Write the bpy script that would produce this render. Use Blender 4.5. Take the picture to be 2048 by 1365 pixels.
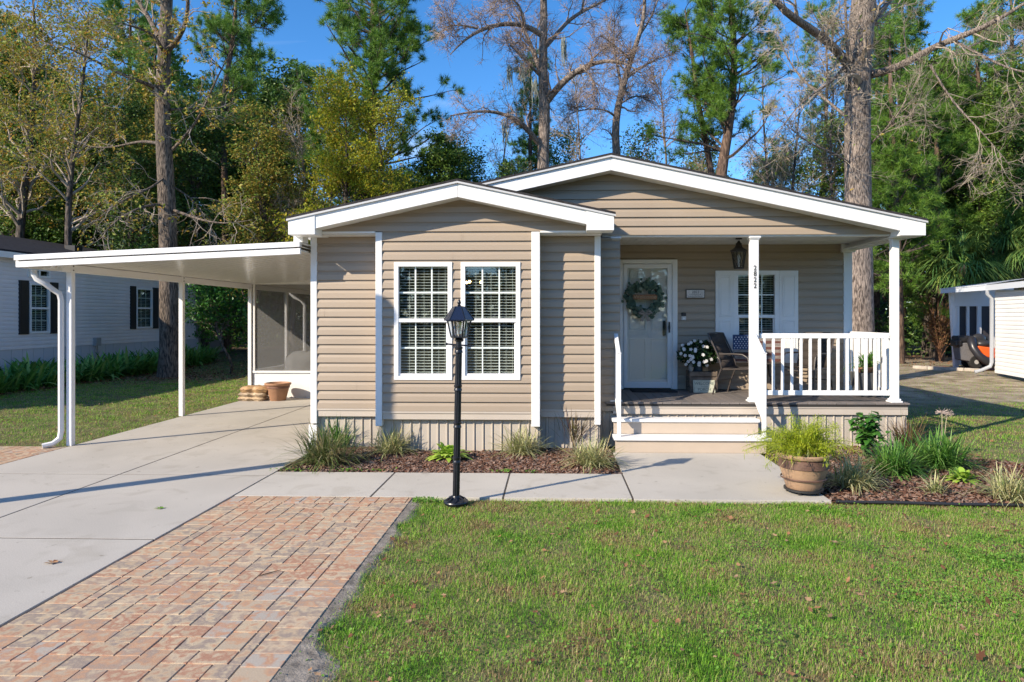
import bpy, bmesh, math, random
import numpy as np
from mathutils import Vector, Matrix
for o in list(bpy.data.objects): bpy.data.objects.remove(o)
S = bpy.context.scene
COL = S.collection
R = math.radians
# ---------------------------------------------------------------- camera, sky, sun, exposure
F = 1365.0; YAW = math.atan(40/1365.0); CX = 1065.0; HY = 635.0; EYE = 1.85
cd = bpy.data.cameras.new('camera'); cam = bpy.data.objects.new('camera', cd); COL.objects.link(cam)
cam.location = (0, 0, EYE); cam.rotation_euler = (R(90), 0, YAW)
cd.sensor_width = 36; cd.lens = 36*F/2048; cd.shift_x = -41/2048; cd.shift_y = -47.5/2048
cd.clip_start = .05; cd.clip_end = 900
S.camera = cam
SUN_EL = 29.5; AZ = 39.0
sdir = Vector((math.cos(R(AZ))*math.cos(R(SUN_EL)), math.sin(R(AZ))*math.cos(R(SUN_EL)), -math.sin(R(SUN_EL))))
sl = bpy.data.lights.new('sun', 'SUN'); sl.energy = 3.3; sl.angle = R(.5); sl.color = (1, .87, .69)
so = bpy.data.objects.new('sun', sl); COL.objects.link(so); so.rotation_euler = sdir.to_track_quat('-Z', 'Y').to_euler()
so.location = (-20, -16, 20)
W = bpy.data.worlds.new('World'); S.world = W; W.use_nodes = True
wn = W.node_tree; wn.nodes.clear()
sky = wn.nodes.new('ShaderNodeTexSky'); sky.sky_type = 'NISHITA'; sky.sun_disc = False
sky.sun_elevation = R(SUN_EL); sky.sun_rotation = R(231); sky.air_density = .75; sky.dust_density = .15; sky.ozone_density = 3.2; sky.altitude = 50
hs = wn.nodes.new('ShaderNodeHueSaturation'); hs.inputs['Saturation'].default_value = 1.24
bg = wn.nodes.new('ShaderNodeBackground'); bg.inputs['Strength'].default_value = .12
wo = wn.nodes.new('ShaderNodeOutputWorld')
wtc = wn.nodes.new('ShaderNodeTexCoord'); wmp = wn.nodes.new('ShaderNodeMapping'); wmp.inputs['Scale'].default_value = (2.2, 2.2, 7.0); wno = wn.nodes.new('ShaderNodeTexNoise'); wno.inputs['Scale'].default_value = 1.6; wno.inputs['Detail'].default_value = 9; wno.inputs['Distortion'].default_value = .6
wn.links.new(wtc.outputs['Generated'], wmp.inputs[0]); wn.links.new(wmp.outputs[0], wno.inputs['Vector'])
wrp = wn.nodes.new('ShaderNodeMapRange'); wrp.inputs[1].default_value = .56; wrp.inputs[2].default_value = .80; wrp.inputs[3].default_value = 0; wrp.inputs[4].default_value = .42; wn.links.new(wno.outputs['Fac'], wrp.inputs[0])
wmx = wn.nodes.new('ShaderNodeMix'); wmx.data_type = 'RGBA'; wmx.inputs[7].default_value = (5.2, 5.5, 6.0, 1)   # thin cirrus wisps
wn.links.new(wrp.outputs[0], wmx.inputs[0]); wn.links.new(sky.outputs[0], hs.inputs['Color']); wn.links.new(hs.outputs[0], wmx.inputs[6]); wn.links.new(wmx.outputs[2], bg.inputs[0]); wn.links.new(bg.outputs[0], wo.inputs[0])
S.view_settings.view_transform = 'Standard'; S.view_settings.look = 'None'; S.view_settings.gamma = 1; S.view_settings.exposure = 1.15
S.cycles.max_bounces = 7; S.cycles.transparent_max_bounces = 10; S.cycles.caustics_reflective = False; S.cycles.caustics_refractive = False
S.cycles.use_denoising = True

# ---------------------------------------------------------------- measuring: a pixel of the 2048 px photo to a point on a real plane
ct, st = math.cos(YAW), math.sin(YAW)
def X_at(px, Y):
    u = (px-CX)/F; return Y*(u*ct-st)/(ct+u*st)
def depth(X, Y): return -X*st + Y*ct
def at(px, py, Y):
    X = X_at(px, Y); return Vector((X, Y, EYE-(py-HY)*depth(X, Y)/F))
def gr(px, py, z=0.0):
    D = F*(EYE-z)/(py-HY); L = (px-CX)/F*D
    return Vector((L*ct-D*st, L*st+D*ct, z))
def onX(px, X):
    u = (px-CX)/F; return X*(ct+u*st)/(u*ct-st)

# ---------------------------------------------------------------- node materials
MATS = {}
def nodes(name):
    m = bpy.data.materials.new(name); m.use_nodes = True; nt = m.node_tree
    return m, nt, nt.nodes['Principled BSDF']
def mat(name, col, rough=.6, var=.0, scale=8, bump=0., bscale=40, metal=0, spec=.5, col2=None, detail=4, coat=0):
    if name in MATS: return MATS[name]
    m, nt, b = nodes(name)
    b.inputs['Roughness'].default_value = rough; b.inputs['Metallic'].default_value = metal; b.inputs['Specular IOR Level'].default_value = spec
    if coat: b.inputs['Coat Weight'].default_value = coat
    b.inputs['Base Color'].default_value = (*col, 1)
    tc = nt.nodes.new('ShaderNodeTexCoord')
    if var or col2:
        n = nt.nodes.new('ShaderNodeTexNoise'); n.inputs['Scale'].default_value = scale; n.inputs['Detail'].default_value = detail
        nt.links.new(tc.outputs['Object'], n.inputs['Vector'])
        r = nt.nodes.new('ShaderNodeValToRGB'); r.color_ramp.elements[0].position = .3; r.color_ramp.elements[1].position = .7
        a = tuple(c*(1-var) for c in col); c2 = col2 or tuple(min(1, c*(1+var)) for c in col)
        r.color_ramp.elements[0].color = (*a, 1); r.color_ramp.elements[1].color = (*c2, 1)
        nt.links.new(n.outputs['Fac'], r.inputs[0]); nt.links.new(r.outputs[0], b.inputs['Base Color'])
    if bump:
        n2 = nt.nodes.new('ShaderNodeTexNoise'); n2.inputs['Scale'].default_value = bscale; n2.inputs['Detail'].default_value = 5
        nt.links.new(tc.outputs['Object'], n2.inputs['Vector'])
        bp = nt.nodes.new('ShaderNodeBump'); bp.inputs['Strength'].default_value = bump; bp.inputs['Distance'].default_value = .01
        nt.links.new(n2.outputs['Fac'], bp.inputs['Height']); nt.links.new(bp.outputs[0], b.inputs['Normal'])
    MATS[name] = m; return m
def island(name, cols, rough=.55, trans=0., bump=0, noise=.0, nscale=3, spec=.3):
    """colour differs from piece to piece (leaf, blade, brick): random per mesh island"""
    if name in MATS: return MATS[name]
    m, nt, b = nodes(name); b.inputs['Roughness'].default_value = rough; b.inputs['Specular IOR Level'].default_value = spec
    g = nt.nodes.new('ShaderNodeNewGeometry'); r = nt.nodes.new('ShaderNodeValToRGB'); cr = r.color_ramp
    n = len(cols)
    cr.elements[0].color = (*cols[0], 1); cr.elements[0].position = 0; cr.elements[1].color = (*cols[-1], 1); cr.elements[1].position = 1
    for i in range(1, n-1):
        e = cr.elements.new(i/(n-1)); e.color = (*cols[i], 1)
    src = g.outputs['Random Per Island']
    tc = nt.nodes.new('ShaderNodeTexCoord')
    if noise:
        no = nt.nodes.new('ShaderNodeTexNoise'); no.inputs['Scale'].default_value = nscale; no.inputs['Detail'].default_value = 3
        nt.links.new(tc.outputs['Object'], no.inputs['Vector'])
        mr = nt.nodes.new('ShaderNodeMapRange'); mr.inputs[1].default_value = .3; mr.inputs[2].default_value = .7; mr.inputs[3].default_value = -noise; mr.inputs[4].default_value = noise
        nt.links.new(no.outputs['Fac'], mr.inputs[0])
        ad = nt.nodes.new('ShaderNodeMath'); ad.operation = 'ADD'; nt.links.new(src, ad.inputs[0]); nt.links.new(mr.outputs[0], ad.inputs[1]); src = ad.outputs[0]
    nt.links.new(src, r.inputs[0]); nt.links.new(r.outputs[0], b.inputs['Base Color'])
    if bump:
        n2 = nt.nodes.new('ShaderNodeTexNoise'); n2.inputs['Scale'].default_value = 70; n2.inputs['Detail'].default_value = 6
        nt.links.new(tc.outputs['Object'], n2.inputs['Vector'])
        bp = nt.nodes.new('ShaderNodeBump'); bp.inputs['Strength'].default_value = bump; bp.inputs['Distance'].default_value = .01
        nt.links.new(n2.outputs['Fac'], bp.inputs['Height']); nt.links.new(bp.outputs[0], b.inputs['Normal'])
    if trans:
        t = nt.nodes.new('ShaderNodeBsdfTranslucent'); mx = nt.nodes.new('ShaderNodeMixShader'); mx.inputs[0].default_value = trans
        out = [k for k in nt.nodes if k.type == 'OUTPUT_MATERIAL'][0]
        nt.links.new(r.outputs[0], t.inputs[0]); nt.links.new(b.outputs[0], mx.inputs[1]); nt.links.new(t.outputs[0], mx.inputs[2]); nt.links.new(mx.outputs[0], out.inputs[0])
    MATS[name] = m; return m
def glass(name, refl=.12, tint=(.8, .85, .85), rough=.02):
    if name in MATS: return MATS[name]
    m = bpy.data.materials.new(name); m.use_nodes = True; nt = m.node_tree; nt.nodes.clear()
    t = nt.nodes.new('ShaderNodeBsdfTransparent'); t.inputs[0].default_value = (*tint, 1)
    g = nt.nodes.new('ShaderNodeBsdfGlossy'); g.inputs['Roughness'].default_value = rough
    lf = nt.nodes.new('ShaderNodeLayerWeight'); lf.inputs[0].default_value = .5
    lw = nt.nodes.new('ShaderNodeMath'); lw.operation = 'POWER'; lw.inputs[1].default_value = 5; nt.links.new(lf.outputs['Facing'], lw.inputs[0])
    ad = nt.nodes.new('ShaderNodeMath'); ad.operation = 'ADD'; ad.inputs[1].default_value = refl; ad.use_clamp = True
    mx = nt.nodes.new('ShaderNodeMixShader'); o = nt.nodes.new('ShaderNodeOutputMaterial')
    nt.links.new(lw.outputs[0], ad.inputs[0]); nt.links.new(ad.outputs[0], mx.inputs[0]); nt.links.new(t.outputs[0], mx.inputs[1]); nt.links.new(g.outputs[0], mx.inputs[2]); nt.links.new(mx.outputs[0], o.inputs[0])
    MATS[name] = m; return m
def emit(name, col, s):
    m, nt, b = nodes(name); b.inputs['Base Color'].default_value = (*col, 1); b.inputs['Emission Color'].default_value = (*col, 1); b.inputs['Emission Strength'].default_value = s
    MATS[name] = m; return m

WHITE = mat('white_trim', (.80, .80, .79), .45, .03, 3, .08, 60)
VINYL = mat('white_vinyl', (.83, .83, .83), .35, .02, 2)
SOFFIT = mat('white_soffit', (.72, .71, .68), .5, .03, 3)
TAN = mat('tan_vinyl_siding', (.36, .287, .213), .5, .035, 1.3, .05, 90)
SKIRT = mat('beige_skirting', (.48, .425, .355), .55, .06, 2, .05, 60)
SHINGLE = mat('dark_shingle', (.04, .038, .04), .95, .35, 25, .6, 60, spec=.1)
DECKM = island('deck_board_mat', [(.17, .145, .13), (.20, .175, .16), (.155, .14, .13)], .6, bump=.15)
BLACK = mat('black_metal', (.012, .014, .02), .32, .2, 10, .15, 80)
BLK = mat('black_plastic', (.02, .02, .022), .5)
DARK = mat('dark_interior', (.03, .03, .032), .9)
BLIND = mat('blind_slat', (.66, .67, .63), .5)
GRILLE = mat('window_grille', (.75, .82, .80), .4)
GLASS = glass('window_glass', .07, (.93, .96, .95))
def screen_mesh(name, fac=.26, col=(.24, .24, .24)):
    m = bpy.data.materials.new(name); m.use_nodes = True; nt = m.node_tree; nt.nodes.clear()
    t = nt.nodes.new('ShaderNodeBsdfTransparent'); d = nt.nodes.new('ShaderNodeBsdfDiffuse'); d.inputs[0].default_value = (*col, 1)
    mx = nt.nodes.new('ShaderNodeMixShader'); mx.inputs[0].default_value = fac; o = nt.nodes.new('ShaderNodeOutputMaterial')
    nt.links.new(t.outputs[0], mx.inputs[1]); nt.links.new(d.outputs[0], mx.inputs[2]); nt.links.new(mx.outputs[0], o.inputs[0]); MATS[name] = m; return m
SCREEN = screen_mesh('grey_insect_screen')
CONC = None

# ---------------------------------------------------------------- mesh helpers
ORG = {}
def tag(o, label=None, cat=None, group=None, kind=None):
    if label: o['label'] = label
    if cat: o['category'] = cat
    if group: o['group'] = group
    if kind: o['kind'] = kind
    return o
def empty(name, loc, label, cat, group=None, rz=0):
    o = bpy.data.objects.new(name, None); COL.objects.link(o); o.location = loc; o.rotation_euler = (0, 0, rz); o.empty_display_size = .1
    ORG[o] = Vector(loc); return tag(o, label, cat, group)
def np_mesh(name, V, Fc, m, parent=None, org=None, smooth=False, loc=(0, 0, 0)):
    """V (N,3), Fc (M,k) or list of such arrays"""
    V = np.asarray(V, dtype=np.float64).reshape(-1, 3)
    if parent is not None and org is None: org = ORG.get(parent)
    if org is not None: V = V-np.array(org)
    me = bpy.data.meshes.new(name)
    fl = Fc if isinstance(Fc, list) else [Fc]
    fl = [np.asarray(f, dtype=np.int32) for f in fl if len(f)]
    loops = np.concatenate([f.ravel() for f in fl]); tot = np.concatenate([np.full(len(f), f.shape[1], np.int32) for f in fl])
    st_ = np.concatenate([[0], np.cumsum(tot)[:-1]]).astype(np.int32)
    me.vertices.add(len(V)); me.vertices.foreach_set('co', V.astype(np.float32).ravel())
    me.loops.add(len(loops)); me.loops.foreach_set('vertex_index', loops)
    me.polygons.add(len(tot)); me.polygons.foreach_set('loop_start', st_); me.polygons.foreach_set('loop_total', tot)
    me.update(calc_edges=True); me.materials.append(m)
    me.polygons.foreach_set('use_smooth', np.full(len(tot), bool(smooth)))
    o = bpy.data.objects.new(name, me); COL.objects.link(o); o.location = loc
    if parent is not None: o.parent = parent; ORG[o] = ORG.get(parent, Vector((0, 0, 0)))
    return o
class MB:
    def __init__(s): s.v = []; s.f = []
    def add(s, vs, fs):
        n = len(s.v); s.v += [tuple(v) for v in vs]; s.f += [tuple(i+n for i in f) for f in fs]; return s
    def quad(s, a, b, c, d): return s.add([a, b, c, d], [(0, 1, 2, 3)])
    def box(s, x0, x1, y0, y1, z0, z1):
        return s.add([(x0, y0, z0), (x1, y0, z0), (x1, y1, z0), (x0, y1, z0), (x0, y0, z1), (x1, y0, z1), (x1, y1, z1), (x0, y1, z1)],
                     [(0, 3, 2, 1), (4, 5, 6, 7), (0, 1, 5, 4), (1, 2, 6, 5), (2, 3, 7, 6), (3, 0, 4, 7)])
    def obox(s, c, ax, ay, az):
        c, ax, ay, az = map(Vector, (c, ax, ay, az)); P = []
        for k in (-1, 1):
            for (i, j) in ((-1, -1), (1, -1), (1, 1), (-1, 1)): P.append(c+i*ax+j*ay+k*az)
        return s.add(P, [(0, 3, 2, 1), (4, 5, 6, 7), (0, 1, 5, 4), (1, 2, 6, 5), (2, 3, 7, 6), (3, 0, 4, 7)])
    def prism(s, poly, d):
        """polygon (list of 3D points) swept by vector d"""
        n = len(poly); d = Vector(d); P = [Vector(p) for p in poly]; Q = [p+d for p in P]
        return s.add(P+Q, [tuple(range(n))[::-1], tuple(range(n, 2*n))]+[(i, (i+1) % n, n+(i+1) % n, n+i) for i in range(n)])
    def bar(s, a, b, w, h, up=(0, 0, 1)):
        a, b = Vector(a), Vector(b); t = (b-a).normalized(); x = t.cross(Vector(up))
        if x.length < 1e-4: x = t.cross(Vector((0, 1, 0)))
        x.normalize(); y = x.cross(t)
        return s.obox((a+b)/2, x*w/2, t*(b-a).length/2, y*h/2)
    def tube(s, pts, rad, n=8, cap=True):
        pts = [Vector(p) for p in pts]; k = len(pts)
        if not hasattr(rad, '__len__'): rad = [rad]*k
        up = Vector((.123, .2, 1)) if abs((pts[-1]-pts[0]).normalized().z) < .8 else Vector((1, .1, 0))
        V = []; u = None
        for i, p in enumerate(pts):
            t = (pts[min(i+1, k-1)]-pts[max(i-1, 0)]).normalized()
            if u is None: u = (up-t*up.dot(t)).normalized()
            else: u = (u-t*u.dot(t)).normalized()
            w = t.cross(u)
            for j in range(n):
                a = 2*math.pi*j/n; V.append(p+(u*math.cos(a)+w*math.sin(a))*rad[i])
        Fs = [(i*n+j, i*n+(j+1) % n, (i+1)*n+(j+1) % n, (i+1)*n+j) for i in range(k-1) for j in range(n)]
        if cap: Fs += [tuple(range(n))[::-1], tuple(range((k-1)*n, k*n))]
        return s.add(V, Fs)
    def lathe(s, prof, c=(0, 0, 0), n=20, cap=True, tw=0):
        c = Vector(c); V = []; k = len(prof)
        for (r, z) in prof:
            for j in range(n):
                a = 2*math.pi*(j+tw)/n; V.append((c.x+r*math.cos(a), c.y+r*math.sin(a), c.z+z))
        Fs = [(i*n+j, i*n+(j+1) % n, (i+1)*n+(j+1) % n, (i+1)*n+j) for i in range(k-1) for j in range(n)]
        if cap: Fs += [tuple(range(n))[::-1], tuple(range((k-1)*n, k*n))]
        return s.add(V, Fs)
    def ball(s, c, r, n=10, m=6):
        rx, ry, rz = r if hasattr(r, '__len__') else (r, r, r); c = Vector(c)
        V = [(c.x, c.y, c.z-rz)]; 
        for i in range(1, m):
            p = -math.pi/2+math.pi*i/m
            for j in range(n):
                a = 2*math.pi*j/n; V.append((c.x+rx*math.cos(p)*math.cos(a), c.y+ry*math.cos(p)*math.sin(a), c.z+rz*math.sin(p)))
        V.append((c.x, c.y, c.z+rz)); e = len(V)-1; Fs = []
        for j in range(n): Fs += [(0, 1+(j+1) % n, 1+j), (e, 1+(m-2)*n+j, 1+(m-2)*n+(j+1) % n)]
        for i in range(m-2):
            for j in range(n): a = 1+i*n; Fs.append((a+j, a+(j+1) % n, a+n+(j+1) % n, a+n+j))
        return s.add(V, Fs)
    def build(s, name, m, parent=None, bevel=0, smooth=False, label=None, seg=1):
        o = ORG.get(parent, Vector((0, 0, 0))) if parent is not None else Vector((0, 0, 0))
        me = bpy.data.meshes.new(name); me.from_pydata([(v[0]-o.x, v[1]-o.y, v[2]-o.z) for v in s.v], [], s.f); me.update()
        me.materials.append(m)
        if smooth:
            for p in me.polygons: p.use_smooth = True
            try: me.set_sharp_from_angle(angle=R(40))
            except Exception: pass
        ob = bpy.data.objects.new(name, me); COL.objects.link(ob)
        if parent is not None: ob.parent = parent
        ORG[ob] = o
        if bevel:
            md = ob.modifiers.new('bevel', 'BEVEL'); md.width = bevel; md.segments = seg; md.limit_method = 'ANGLE'; md.angle_limit = R(40)
        if label: ob['label'] = label
        return ob
    def solo(s, name, m, label, cat, group=None, **k):
        c = np.array(s.v); base = Vector(((c[:, 0].min()+c[:, 0].max())/2, (c[:, 1].min()+c[:, 1].max())/2, c[:, 2].min()))
        s.v = [(v[0]-base.x, v[1]-base.y, v[2]-base.z) for v in s.v]
        o = s.build(name, m, None, **k); o.location = base; return tag(o, label, cat, group)
def kids(o): return [c for c in o.children]
def copy_tree(o, parent=None):
    c = o.copy(); COL.objects.link(c)
    if parent is not None: c.parent = parent
    for ch in kids(o): copy_tree(ch, c)
    return c
def text(body, name, size, loc, rot, m, parent=None, ext=.002, align='CENTER', sx=1, bold=0):
    cu = bpy.data.curves.new(name, 'FONT'); cu.body = body; cu.offset = bold; cu.size = size; cu.extrude = ext; cu.align_x = align; cu.align_y = 'CENTER'
    tmp = bpy.data.objects.new(name, cu); COL.objects.link(tmp); bpy.context.view_layer.update()
    me = bpy.data.meshes.new_from_object(tmp.evaluated_get(bpy.context.evaluated_depsgraph_get())); bpy.data.objects.remove(tmp)
    me.materials.clear(); me.materials.append(m); o = bpy.data.objects.new(name, me); COL.objects.link(o)
    og = ORG.get(parent, Vector((0, 0, 0))) if parent is not None else Vector((0, 0, 0))
    o.location = Vector(loc)-og; o.rotation_euler = rot; o.scale = (sx, 1, 1)
    if parent is not None: o.parent = parent
    return o
def siding(mb, o, du, n, ul, ur, z0, z1, h=.13, holes=(), proud=.026, lap='dutch'):
    """courses of lap siding with real profile; ul/ur give the wall's ends at a height; holes = (u0,u1,z0,z1)"""
    o, du, n = Vector(o), Vector(du), Vector(n)
    if not callable(ul): ul = lambda z, _c=ul: _c
    if not callable(ur): ur = lambda z, _c=ur: _c
    prof = [(0, proud), (.55*h, proud*.72), (.84*h, proud*.12), (h, proud*.12)] if lap == 'dutch' else [(0, proud), (h, proud*.1)]
    def P(u, w, z): return o+du*u+n*w+Vector((0, 0, z))
    def ints(z, za, zb):
        iv = [(0, 1)]; L = ul(z); Rr = ur(z); w = Rr-L
        if w <= 0: return []
        for (h0, h1, q0, q1) in holes:
            if q0 < z < q1:
                a, b = (h0-L)/w, (h1-L)/w; nv = []
                for (x, y) in iv:
                    if b <= x or a >= y: nv.append((x, y)); continue
                    if a > x: nv.append((x, a))
                    if b < y: nv.append((b, y))
                iv = nv
        return iv
    z = z0
    while z < z1-1e-6:
        pts = [(z+dz, w) for dz, w in prof]
        cuts = sorted({q for hh in holes for q in hh[2:4] if z < q < z+h}|({z1} if z < z1 < z+h else set()))
        full = []
        for i in range(len(pts)-1):
            (za, wa), (zb, wb) = pts[i], pts[i+1]; full.append((za, wa))
            for c in cuts:
                if za+1e-6 < c < zb-1e-6: full.append((c, wa+(wb-wa)*(c-za)/(zb-za)))
        full.append(pts[-1]); full = [p for p in full if p[0] <= z1+1e-6]
        for (za, wa), (zb, wb) in zip(full, full[1:]):
            zm = (za+zb)/2
            for (a, b) in ints(zm, za, zb):
                def U(z_, t):
                    L, Rr = ul(z_), ur(z_); 
                    if Rr < L: L = Rr = (L+Rr)/2
                    if 0 < t < 1:
                        Lm, Rm = ul(zm), ur(zm); return Lm+(Rm-Lm)*t
                    return L if t <= 0 else Rr
                mb.quad(P(U(za, a), wa, za), P(U(za, b), wa, za), P(U(zb, b), wb, zb), P(U(zb, a), wb, zb))
        for (a, b) in ints(z+1e-4, z, z):
            L = ul(z); w = ur(z)-L
            if w > 0: mb.quad(P(L+w*a, proud*.1, z), P(L+w*b, proud*.1, z), P(L+w*b, proud, z), P(L+w*a, proud, z))
        z += h
# ================================================================ THE HOUSE
YB, YBAY, YP, YD = 9.35, 9.61, 9.89, 11.57      # bump front, bays, porch front, door wall
home = empty('mobile_home', (.8, YP, 0), 'tan vinyl-sided single-storey home with two white-trimmed gables and a railed front porch', 'house')
PKB = at(915, 365, YB-.3); PKM = at(1222, 313, YP-.3)
XBp, ZBp, XMp, ZMp = PKB.x, PKB.z, PKM.x, PKM.z
BL, BR = at(577, 440, YB-.3), at(1228, 440, YB-.3)
MR = at(1851, 444, YP-.3)
sB = (ZBp-BL.z)/(XBp-BL.x); sM = (ZMp-MR.z)/(MR.x-XMp)
ML = XMp-(MR.x-XMp)
FH = .195
zB = lambda x: ZBp-sB*abs(x-XBp)
zM = lambda x: ZMp-sM*abs(x-XMp)
# walls
xl0, xr0 = X_at(628, YBAY), X_at(1196, YBAY)
c1a, c1b = X_at(752, YB), X_at(765, YB)
c2a, c2b = X_at(1063, YB), X_at(1080, YB)
Z0, ZT = .56, 3.0
wins = []
for (a, b) in ((789, 905), (922, 1041)):
    wins.append((X_at(a, YB), X_at(b, YB), at(a, 760, YB).z, at(a, 525, YB).z))
w = MB()
holes = [(a+.03, b-.03, c+.03, d-.03) for a, b, c, d in wins]
siding(w, (0, YB, 0), (1, 0, 0), (0, -1, 0), c1b-.02, c2a+.02, Z0, Z0+.13*19, holes=holes)
zg = Z0+.13*19
hf = lambda z: (ZBp-.03-z)/sB
siding(w, (0, YB, 0), (1, 0, 0), (0, -1, 0), lambda z: max(xl0, XBp-hf(z)), lambda z: min(xr0+.02, XBp+hf(z)), zg, ZBp-.04)
siding(w, (0, YBAY, 0), (1, 0, 0), (0, -1, 0), xl0, c1a+.1, Z0, 3.0)
siding(w, (0, YBAY, 0), (1, 0, 0), (0, -1, 0), c2b-.1, xr0, Z0, 3.0)
# returns of the bump, and the strip between bump and porch
for x in (c1a+.04, c2b-.04): w.box(x-.03, x+.03, YB+.004, YBAY, Z0, 3.02)
siding(w, (0, YP, 0), (1, 0, 0), (0, -1, 0), xr0+.004, X_at(1240, YP), .5, 3.0)
# main gable
gm = MB()
siding(w, (0, YP, 0), (1, 0, 0), (0, -1, 0), lambda z: XMp-(ZMp-.03-z)/sM if (ZMp-.03-z)/sM < 4.2 else XMp-4.2, lambda z: XMp+min(4.2, (ZMp-.03-z)/sM), 3.035, ZMp-.04)
# porch back wall with door and window openings
dA = at(1238, 520, YD); dx0, dx1 = X_at(1236, YD), X_at(1354, YD); dz1 = dA.z
pw = (X_at(1467, YD), X_at(1557, YD), at(1467, 726, YD).z, at(1467, 542, YD).z)
siding(w, (0, YD, 0), (1, 0, 0), (0, -1, 0), .66, 4.93, .64, 3.12, holes=[(dx0+.02, dx1-.02, .6, dz1-.02), (pw[0]+.03, pw[1]-.03, pw[2]+.03, pw[3]-.03)])
# side walls
siding(w, (xl0-.02, 0, 0), (0, 1, 0), (-1, 0, 0), YBAY, 27, Z0, 3.0)
siding(w, (4.95, 0, 0), (0, 1, 0), (1, 0, 0), YD, 27, .56, 3.0)
siding(w, (.70, 0, 0), (0, 1, 0), (1, 0, 0), YP, YD, .64, 3.05)
w.box(xl0, 4.9, 26.9, 27, .4, 3.0)
w.build('wall', TAN, home)
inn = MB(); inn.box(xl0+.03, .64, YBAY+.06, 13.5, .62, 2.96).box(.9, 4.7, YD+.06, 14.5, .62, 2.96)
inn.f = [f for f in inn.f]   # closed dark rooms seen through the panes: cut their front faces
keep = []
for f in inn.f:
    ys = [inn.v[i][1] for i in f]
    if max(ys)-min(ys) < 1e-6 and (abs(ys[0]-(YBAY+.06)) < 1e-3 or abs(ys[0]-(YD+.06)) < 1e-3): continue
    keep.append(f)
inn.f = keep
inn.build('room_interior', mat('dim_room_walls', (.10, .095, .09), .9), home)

# corner boards & trims
t = MB()
zb = at(760, 852, YB).z
t.box(c1a, c1b, YB-.03, YB+.12, zb, 3.02)
zo = at(630, 847, YBAY).z
for q in ((c2a, c2b, YB-.03, YB+.12, zb, 3.02), (xl0-.04, xl0+.05, YBAY-.03, YBAY+.1, zo, 3.02), (xr0-.05, xr0+.035, YBAY-.03, YBAY+.1, zo, 3.02)): MB().box(*q).build('corner_board', WHITE, home, bevel=.004)
for o_ in t.v: pass
t.build('corner_board', WHITE, home, bevel=.004)
t = MB()
for q in ((xl0+.0, c1a-.002, YB-.03, YB+.0, 3.004, 3.032), (c2b+.002, xr0+.06, YB-.03, YB+.0, 3.004, 3.032)): MB().box(*q).build('trim_board', WHITE, home, bevel=.003)
t.box(4.86, 5.0, YD-.03, YD+.08, .64, 3.04)
t.build('trim_board', WHITE, home, bevel=.003)
sf = MB()
for a, b in ((xl0-.04, c1a-.003), (c2b+.003, xr0+.035)): sf.box(a, b, YB+.004, YBAY+.1, 2.99, 3.002)
for k in range(60):
    pass
# rake soffits
def slope_slab(mb, x0, x1, zf, y0, y1, dz0, dz1):
    mb.add([(x0, y0, zf(x0)+dz0), (x1, y0, zf(x1)+dz0), (x1, y1, zf(x1)+dz0), (x0, y1, zf(x0)+dz0), (x0, y0, zf(x0)+dz1), (x1, y0, zf(x1)+dz1), (x1, y1, zf(x1)+dz1), (x0, y1, zf(x0)+dz1)],
           [(0, 3, 2, 1), (4, 5, 6, 7), (0, 1, 5, 4), (1, 2, 6, 5), (2, 3, 7, 6), (3, 0, 4, 7)])
for x0, x1 in ((BL.x+.16, XBp), (XBp, BR.x-.16)): slope_slab(sf, x0, x1, zB, YB-.275, YB+.0, -FH+.01, -FH+.03)
for x0, x1 in ((ML+.1, XMp), (XMp, MR.x-.1)): slope_slab(sf, x0, x1, zM, YP-.275, YP+.0, -FH+.01, -FH+.03)
# porch ceiling with V grooves
zc = 3.07
x = .72
while x < 5.0:
    sf.box(x, min(x+.094, 5.0), YP+.10, YD, zc, zc+.02); x += .1
sf.build('soffit', SOFFIT, home)
# fascia boards: left, right of each gable, with boxed ends
def fascia(zf, xp, xa, xb, y, yb, endw, eh):
    for (x0, x1) in ((xa, xp-.0015), (xp+.0015, xb)):
        m_ = MB(); slope_slab(m_, x0, x1, zf, y, y+.025, -FH, 0); m_.build('fascia', WHITE, home, bevel=.003)
    for s_, xe in ((1, xa), (-1, xb)):
        m_ = MB(); x0, x1 = sorted((xe, xe+s_*endw))
        m_.prism([(x0, y-.012, zf(xe)-eh), (x1, y-.012, zf(xe)-eh), (x1, y-.012, zf(x1)-.003), (x0, y-.012, zf(x0)-.003)], (0, yb-y, 0)).build('eave_return', WHITE, home, bevel=.003)
fascia(zB, XBp, BL.x, BR.x, YB-.30, YB+.01, .36, .20)
fascia(zM, XMp, ML, MR.x, YP-.30, YP+.01, .34, .19)
# eave side fascia
m_ = MB(); m_.box(MR.x-.03, MR.x-.005, YP, 27, zM(MR.x)-.18, zM(MR.x)-.003); m_.box(BL.x+.005, BL.x+.03, YB, 27, zB(BL.x)-.18, zB(BL.x)-.003)
m_.box(MR.x-.33, MR.x-.03, YP+.02, 27, zM(MR.x)-.19, zM(MR.x)-.17); m_.build('eave_fascia', WHITE, home)
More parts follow.
